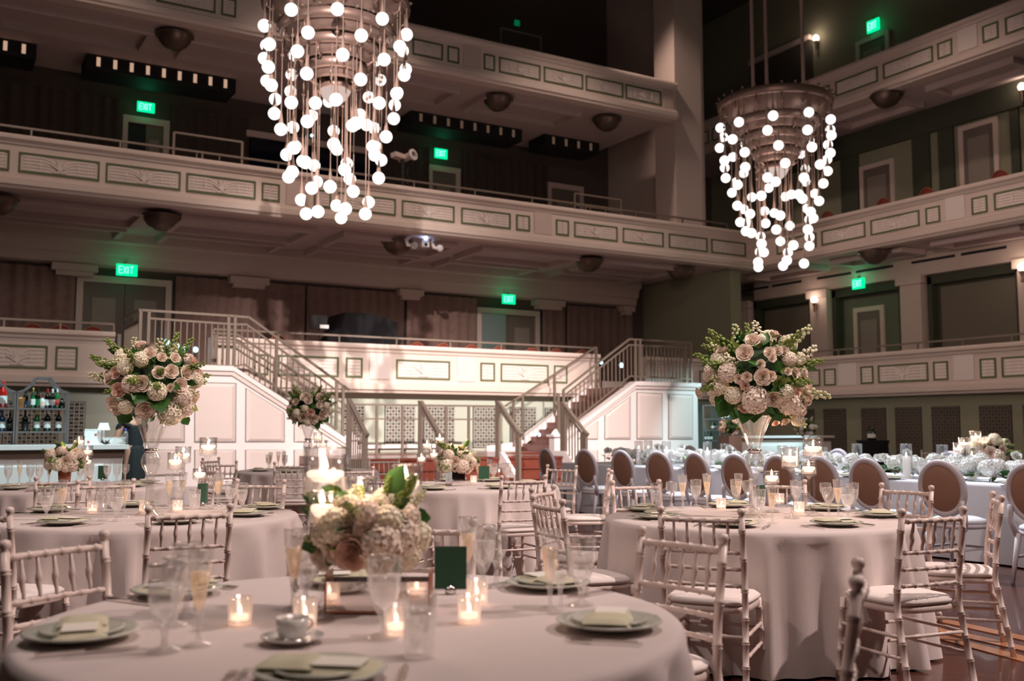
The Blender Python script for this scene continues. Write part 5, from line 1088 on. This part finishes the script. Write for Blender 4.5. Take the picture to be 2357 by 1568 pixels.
# ================================================================ FLOWERS
def rose_mesh(name, m, seed, open_=1.0):
    rnd = random.Random(seed); mb = MB(); 
    def petal(a, r1, z0, z1, half, curl):
        vs = []; nu, nv = 5, 5
        for j in range(nv+1):
            f = j/nv; rr = r1*(.30+.70*f**.55)+curl*max(0, f-.72)*1.6; z = z0+(z1-z0)*f-curl*max(0, f-.8)*1.2; ww = half*(.55+.45*math.sin(math.pi*min(1, f*1.25)/2))*(1-.25*max(0, f-.8)*5*.4)
            for i in range(nu+1):
                q = (i/nu-.5)*2; t = a+q*ww; ra = rr*(1+.05*q+.04*math.cos(3*q)*f)
                vs.append((ra*math.cos(t), ra*math.sin(t), z-(.16*r1+.05)*q*q*(f**3)))
        mb.add(vs, [(j*(nu+1)+i, j*(nu+1)+i+1, (j+1)*(nu+1)+i+1, (j+1)*(nu+1)+i) for j in range(nv) for i in range(nu)])
    for L, (n, r1, z0, z1, half, cu) in enumerate([(2, .10, .1, .62, 1.5, 0), (3, .20, .05, .64, 1.15, 0), (3, .32, 0, .64, 1.05, .03), (4, .46, -.05, .62, .88, .06), (5, .62, -.15, .56, .72, .13), (6, .80*open_, -.28, .42, .62, .24)]):
        for k in range(n): petal(2*math.pi*k/n+L*.9+rnd.uniform(-.12, .12), r1*rnd.uniform(.95, 1.05), z0, z1*rnd.uniform(.94, 1.06), half, cu)
    mb.sphere((0, 0, -.1), .3, 8, 6)
    return mb.mesh(name, m, True)
ROSE_ = [rose_mesh('rose', M['rose'], 1), rose_mesh('rose', M['rose'], 2, 1.1)]; ROSEP = [rose_mesh('rose', M['rosep'], 3)]; ROSEW = [rose_mesh('rose', M['rosew'], 4), rose_mesh('rose', M['rosew'], 5, 1.1)]
def hyd_mesh(m, seed):
    rnd = random.Random(seed); mb = MB(); n = 62
    for k in range(n):
        z = 1-1.55*(k+.5)/n; rr = math.sqrt(max(0, 1-z*z)); a = k*2.399963; d = Vector((rr*math.cos(a), rr*math.sin(a), z)).normalized(); s = .23*rnd.uniform(.85, 1.15)
        u = d.orthogonal().normalized(); v = d.cross(u); th = rnd.uniform(0, 1.5)
        for q in range(4):
            t = th+q*math.pi/2; e = u*math.cos(t)+v*math.sin(t); g = u*math.cos(t+.78)+v*math.sin(t+.78); h = u*math.cos(t-.78)+v*math.sin(t-.78); c = d*(.92+rnd.uniform(-.05, .05))
            mb.add([c, c+h*s*.62+d*.05, c+(h*.55+e*.62)*s+d*.07, c+e*s*1.12+d*.04, c+(g*.55+e*.62)*s+d*.07, c+g*s*.62+d*.05], [(0, 1, 2, 3, 4, 5)])
    mb.sphere((0, 0, 0), .72, 10, 6); return mb.mesh('hydrangea', m, True)
HYD = [hyd_mesh(M['rosec'], 1), hyd_mesh(M['rose'], 2)]; HYDW = [hyd_mesh(M['rosew'], 3)]
def leaf_mesh(m, wd=.32, teeth=False):
    mb = MB(); n = 8; vs = []
    for j in range(n+1):
        f = j/n; w_ = wd*math.sin(math.pi*f**.8)*(1+(.12 if teeth and j % 2 else 0)); z = -.25*f*f
        vs += [(-w_, f, z+w_*.25), (0, f, z), (w_, f, z+w_*.25)]
    mb.add(vs, [(j*3+i, j*3+i+1, j*3+i+4, j*3+i+3) for j in range(n) for i in range(2)]); return mb.mesh('leaf', m, True)
LEAF = [leaf_mesh(M['leaf']), leaf_mesh(M['leaf'], .22), leaf_mesh(M['leaf2'], .25)]; BIGLEAF = leaf_mesh(M['leaf'], .5, True)
def sprig_mesh(seed, m1, m2, n=22):
    rnd = random.Random(seed); mb = MB(); mb.cur = 0; bend = rnd.uniform(-.15, .15)
    pt = lambda f: Vector((bend*f*f, .1*f*f, f)); mb.tube([pt(i/6) for i in range(7)], [.014*(1-.6*i/6) for i in range(7)], 5); mb.cur = 1
    for k in range(n):
        f = .35+.65*k/n; a = k*2.4; r = .13*(1-.65*(f-.35)/.65); p = pt(f)+Vector((math.cos(a)*r, math.sin(a)*r, .02)); mb.sphere(p, .045*(1.15-.6*(f-.35)), 6, 4)
        if k % 3 == 0: mb.cur = 0; mb.tube([pt(f-.04), p], .006, 3, False); mb.cur = 1
    return mb.mesh('flower_spike', [m1, m2], True)
SPR = [sprig_mesh(1, M['stem'], M['bud']), sprig_mesh(2, M['stem'], M['rosec']), sprig_mesh(3, M['stem'], M['bud'])]; SPRG = sprig_mesh(4, M['stem'], M['leaf2'], 30)
def orient(d, roll=0):
    d = Vector(d).normalized(); return (d.to_track_quat('Z', 'Y') @ Matrix.Rotation(roll, 3, 'Z').to_quaternion()).to_euler()
def leafrot(d, up=(0, 0, 1)):
    d = Vector(d).normalized(); u = Vector(up); u = (u-d*u.dot(d)); u = u.normalized() if u.length > .01 else d.orthogonal(); x = d.cross(u); return Matrix((x, d, u)).transposed().to_euler()
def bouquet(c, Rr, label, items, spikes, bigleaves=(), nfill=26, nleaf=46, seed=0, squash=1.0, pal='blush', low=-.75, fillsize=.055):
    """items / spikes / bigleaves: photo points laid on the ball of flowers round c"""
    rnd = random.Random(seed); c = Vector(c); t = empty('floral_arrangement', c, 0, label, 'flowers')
    sets = {'R': ROSE_, 'P': ROSEP, 'H': HYD, 'W': ROSEW, 'h': HYDW}
    core = MB().sphere((0, 0, 0), Rr*.55, 14, 10, squash); build(core, 'foliage_core', M['core'], t, True)
    done = []
    def ball(u, v, k=1.0):
        d = ray(u, v).normalized(); oc = O_-c; b = oc.dot(d); q = b*b-(oc.dot(oc)-(Rr*k)**2)
        s = -b-math.sqrt(q) if q > 0 else -b; return O_+d*s-c
    for kind, u, v, s in items:
        p = ball(u, v, .86); n = p.normalized(); n = (n+(O_-c).normalized()*.45).normalized(); L = sets[kind]
        put('rose' if kind in 'RPW' else 'hydrangea', L[rnd.randrange(len(L))], t, p-n*s*.3, orient(n, rnd.uniform(0, 6)), s); done.append(p)
    for u, v, L, kind in spikes:
        tip = ball(u, v, 1.0); base = tip.normalized()*Rr*.45; d = tip-base; put('flower_spike', SPR[kind], t, base, orient(d, rnd.uniform(0, 6)), (L, L, d.length))
    for u, v, s in bigleaves:
        p = ball(u, v, .9); d = Vector((p.x, p.y, p.z-.4*Rr)).normalized(); vw = (O_-c).normalized(); put('leaf', BIGLEAF, t, p*.75, leafrot(d, vw), s)
    k = 0; tries = 0
    while k < nfill and tries < 600:
        tries += 1
        a = rnd.uniform(0, 2*math.pi); z = rnd.uniform(low, .95); rr = math.sqrt(1-z*z); n = Vector((rr*math.cos(a), rr*math.sin(a), z)); p = Vector((n.x*Rr*.82, n.y*Rr*.82, n.z*Rr*.82*squash))
        if any((p-q).length < fillsize*1.25 for q in done): continue
        kinds = {'blush': 'RRHPH', 'cream': 'HHRHR', 'white': 'WWhWh'}[pal]; kind = kinds[rnd.randrange(5)]; s = fillsize*rnd.uniform(.75, 1.1); L = sets[kind]
        put('rose' if kind in 'RPW' else 'hydrangea', L[rnd.randrange(len(L))], t, p, orient(n, rnd.uniform(0, 6)), s); done.append(p); k += 1
    for k in range(int(nleaf*2)):
        a = rnd.uniform(0, 2*math.pi); z = rnd.uniform(low-.1, .95); z = max(-.98, z); rr = math.sqrt(1-z*z); n = Vector((rr*math.cos(a), rr*math.sin(a), z)); d = (n+Vector((rnd.uniform(-.6, .6), rnd.uniform(-.6, .6), rnd.uniform(-.5, .6)))).normalized()
        put('leaf', LEAF[rnd.randrange(3)], t, Vector((n.x, n.y, n.z*squash))*Rr*rnd.uniform(.50, .74), leafrot(d, n), rnd.uniform(.06, .11)*(Rr/.3)**.5)
    for k in range(int(nleaf/4)):
        a = rnd.uniform(0, 2*math.pi); z = rnd.uniform(-.2, .9); rr = math.sqrt(1-z*z); n = Vector((rr*math.cos(a), rr*math.sin(a), z)); s = Rr*rnd.uniform(.75, 1.0)
        put('greenery_spike', SPRG, t, n*Rr*.35, orient(n, rnd.uniform(0, 6)), (s*.7, s*.7, s)); put('leaf', LEAF[k % 3], t, n*Rr*.8, leafrot((n+Vector((0, 0, -.3))).normalized(), n.orthogonal()), rnd.uniform(.07, .11))
    return t
def tall_vase(key, label, u=None, H=.62, dv=0):
    x, y = TC[key]; t = empty('tall_glass_vase', (x, y, TZ), 0, label, 'vase')
    prof = [(.095, 0), (.090, .006), (.045, .03), (.032, .07), (.026, .16), (.026, .24), (.034, .27), (.052, .30), (.060, .335), (.052, .37), (.034, .395), (.034, .41), (.046, .45), (.062, .50), (.085, .56), (.115, H)]
    prof = [(r, z*H/.62) for r, z in prof]
    build(MB().lathe(prof, n=18, fac=lambda i, k: (.05 if k % 2 else -.02) if 3 < i else 0), 'trumpet_vase', M['vaseg'], t, True)
    build(MB().tube([(.115*math.cos(2*math.pi*k/24), .115*math.sin(2*math.pi*k/24), H) for k in range(25)], .003, 6), 'rim', M['silver'], t, True)
    build(MB().lathe([(.036, 0), (.036, .012), (.05, .02), (.036, .03)], (0, 0, .385*H/.62), 16), 'silver_collar', M['silver'], t, True)
    return Vector((x, y, TZ+H))
p = tall_vase('T1', 'tall trumpet-shaped crystal vase at the centre of the right-hand table')
it1 = [('R', 1714, 812, .060), ('R', 1732, 782, .052), ('R', 1757, 868, .055), ('R', 1782, 920, .056), ('H', 1738, 925, .085), ('R', 1859, 895, .058), ('R', 1862, 922, .045), ('H', 1672, 858, .062), ('R', 1700, 873, .034), ('R', 1719, 868, .036), ('P', 1715, 889, .034), ('R', 1751, 838, .032), ('H', 1655, 890, .052), ('H', 1686, 912, .055), ('R', 1772, 812, .038), ('R', 1790, 806, .036), ('R', 1806, 808, .038), ('H', 1820, 825, .045), ('H', 1845, 825, .04), ('R', 1778, 824, .03), ('H', 1818, 930, .075), ('R', 1607, 905, .036), ('H', 1842, 948, .05), ('R', 1775, 866, .034), ('R', 1832, 858, .034), ('R', 1815, 855, .026), ('H', 1838, 970, .04), ('R', 1808, 972, .035), ('P', 1786, 975, .03), ('H', 1752, 778, .03)]
bouquet(p+Vector((.03, .0, .245)), .345, 'large blush and ivory rose arrangement bursting from the tall vase on the right-hand table', it1, [(1750, 742, .30, 1), (1678, 752, .28, 0), (1634, 790, .28, 0), (1858, 745, .30, 0), (1885, 812, .30, 1), (1908, 925, .28, 0), (1640, 880, .25, 2), (1662, 830, .25, 1), (1852, 985, .2, 2)], [(1712, 950, .13), (1655, 925, .12), (1690, 945, .12), (1795, 955, .10), (1825, 955, .10), (1650, 955, .09), (1740, 820, .10), (1800, 895, .09), (1735, 960, .10)], 30, 70, 3)
p = tall_vase('T3', 'tall crystal trumpet vase on the middle-left table in front of the bartender')
it3 = [('R', 326, 883, .055), ('P', 265, 857, .045), ('R', 262, 935, .072), ('P', 272, 898, .055), ('R', 335, 945, .065), ('H', 362, 902, .06), ('H', 395, 955, .08), ('H', 425, 940, .07), ('R', 432, 858, .05), ('R', 395, 855, .05), ('R', 345, 812, .045), ('R', 373, 822, .035), ('R', 404, 823, .035), ('H', 322, 825, .05), ('H', 285, 845, .05), ('H', 300, 885, .06), ('R', 415, 888, .05), ('H', 425, 915, .06), ('R', 393, 893, .03)]
bouquet(p+Vector((.0, .0, .20)), .33, 'large ivory and blush rose arrangement in the tall vase at left', it3, [(296, 782, .25, 0), (368, 785, .25, 0), (202, 868, .28, 0), (455, 900, .24, 2), (235, 825, .22, 2), (415, 800, .22, 2), (265, 820, .22, 0)], [(318, 905, .12), (275, 965, .10), (350, 870, .09), (310, 800, .07), (445, 985, .06), (370, 925, .12), (400, 985, .05)], 24, 60, 9)
p = tall_vase('T5', 'crystal trumpet vase on the small far table by the stairs', H=.62)
bouquet(p+Vector((.0, 0, .17)), .30, 'smaller-looking ivory arrangement in a trumpet vase before the stair slope', [('R', 697, 962, .07), ('R', 722, 965, .07), ('R', 745, 955, .08), ('P', 715, 950, .06), ('R', 703, 913, .07), ('R', 738, 915, .07), ('H', 682, 952, .06), ('R', 680, 925, .05), ('R', 735, 933, .05), ('H', 760, 945, .06)], [(682, 888, .25, 2), (722, 880, .25, 0), (660, 965, .2, 1), (785, 945, .2, 1), (765, 905, .2, 1)], [(690, 970, .10), (755, 965, .10)], 16, 50, 12)
# low arrangements
pz = onZ(850, 1405, TZ)
t = empty('mirrored_vase', onZ(868, 1412, TZ)+Vector((.0, .0, 0)), R(-30.5), 'low rectangular mirrored vase under the foreground flowers', 'vase'); build(MB().box(-.15, .15, .0, .11, .002, .09), 'mirror_box', M['mirror'], t); build(MB().box(-.155, -.15, -.004, .114, 0, .115).box(.15, .155, -.004, .114, 0, .115).box(-.155, .155, -.004, .0, .0, .006), 'mirror_edge', M['terracotta'], t)
d = ray(845, 1228); s = 3.02; c0 = O_+d*(s/ (d.x*math.sin(A_)+d.y*math.cos(A_)))
it0 = [('P', 808, 1272, .062), ('R', 735, 1278, .055), ('H', 880, 1255, .07), ('H', 925, 1235, .06), ('H', 770, 1210, .055), ('R', 800, 1215, .04), ('H', 940, 1280, .05), ('R', 850, 1225, .045), ('H', 895, 1200, .05), ('H', 745, 1225, .05), ('R', 870, 1300, .04), ('H', 965, 1235, .05), ('H', 840, 1180, .045)]
bouquet(c0, .165, 'low cream and blush flower arrangement, strongly blurred, on the foreground table', it0, [(735, 1150, .14, 1), (815, 1125, .14, 0), (985, 1140, .16, 2), (960, 1170, .14, 0), (760, 1160, .14, 1), (700, 1250, .12, 0)], [(825, 1165, .055), (985, 1180, .055), (755, 1285, .05), (915, 1190, .07), (695, 1250, .055)], 18, 30, 21, .8, 'cream', -.5, .04)
def low(key, u, v, Rr, label, vl, pot, seed, spk, depthv=None, pal='cream'):
    x, y = TC[key]; d = ray(u, v); s = (x*d.x+y*d.y)/(d.x*d.x+d.y*d.y); c = O_+d*s
    t = empty('low_vase', (c.x, c.y, TZ), 0, vl, 'vase'); h = c.z-TZ-Rr*.35
    if pot: build(MB().lathe([(.001, 0), (.05, 0), (.062, h), (.057, h), (.048, .01), (.001, .01)], n=20), 'pot', M['terracotta'], t, True)
    else: build(MB().box(-.07, .07, -.07, .07, 0, h), 'mirror_box', M['mirror'], t)
    bouquet(c, Rr, label, [('H', u-20, v+8, Rr*.34), ('H', u+18, v+10, Rr*.34), ('R', u, v, Rr*.3)], spk, (), 16, 36, seed, .8, pal, -.5, Rr*.28)
low('T2', 1048, 1063, .20, 'low cream flower arrangement on the centre round table', 'low mirrored cube vase on the centre round table', False, 31, [(1032, 1022, .18, 2), (1095, 1040, .18, 2), (1060, 1035, .15, 1)])
low('T4', 150, 1062, .19, 'low peach and green flower arrangement on the far-left table', 'copper pot holding the peach arrangement on the far-left table', True, 33, [(105, 1045, .18, 2), (150, 1025, .16, 1), (175, 1030, .15, 0)])
low('T6', 2280, 1042, .30, 'amber-lit low arrangement on the far table at right, beyond the garland', 'low vase on the far table beyond the head table', False, 35, [(2250, 1000, .25, 2), (2310, 1015, .25, 2)])
# standing white arrangements near the right bar
for u, v, Rr, lab in ((1680, 985, .30, 'blush arrangement on a brown pedestal left of the right bar'), (1855, 985, .32, 'cool white arrangement at the right end of the far bar')):
    q = onY(u, v, 19.6); bouquet((q.x, q.y, q.z), Rr, lab, [], [(u+18, v-25, .2, 1)], (), 14, 30, int(u), .9, 'white' if u > 1700 else 'blush', -.8, .08)
    b_ = build(MB().box(-.22, .22, -.2, .2, 0, q.z-Rr*.7) if u < 1700 else MB().lathe([(.12, 0), (.03, .05), (.03, .9), (.12, q.z-Rr*.7)], n=14), 'pedestal', M['barwood'] if u < 1700 else M['cut'], None, loc=(q.x, q.y, 0)); tag(b_, 'brown pedestal under the blush arrangement near the right bar' if u < 1700 else 'glass pedestal under the cool white arrangement near the right bar', 'pedestal')
# head-table garland: one runner of flowers lying along the table
rnd = random.Random(77); G = empty('floral_garland', (9.6, 9.0, TZ), 0, 'long garland of white roses, hydrangeas and greenery running along the head table', 'flowers')
y = 4.4
while y < 13.2:
    for k in range(3):
        x = 9.6+rnd.uniform(-.22, .26); z = .07+.11*rnd.random()*(1-abs(x-9.6)*2.2)+.03; n = Vector((x-9.6+rnd.uniform(-.3, .1), rnd.uniform(-.5, .3), .9)); kind = rnd.random()
        if kind < .5: put('rose', ROSEW[rnd.randrange(2)], G, (x-9.6, y-9+rnd.uniform(-.08, .08), z+.02), orient(n+Vector((-.6, -.5, 0)), rnd.uniform(0, 6)), rnd.uniform(.055, .08))
        else: put('hydrangea', HYDW[0], G, (x-9.6, y-9+rnd.uniform(-.08, .08), z), orient(n, rnd.uniform(0, 6)), rnd.uniform(.07, .10))
    for k in range(7):
        d = Vector((rnd.uniform(-1, 1), rnd.uniform(-1, 1), rnd.uniform(-.1, .7))); put('leaf', (LEAF+[BIGLEAF])[rnd.randrange(4)], G, (rnd.uniform(-.26, .28), y-9+rnd.uniform(-.1, .1), .03+rnd.uniform(0, .08)), leafrot(d, (0, 0, 1)), rnd.uniform(.07, .12))
    if rnd.random() < .25: q = put('rose', ROSEW[0], G, (rnd.uniform(-.1, .2), y-9, .26), orient((-.5, -.6, .5)), .06); build(MB().tube([(0, 0, 0), (.0, .0, -3.4)], .08, 5), 'stem', M['stem'], q)
    y += .15
finish_labels()
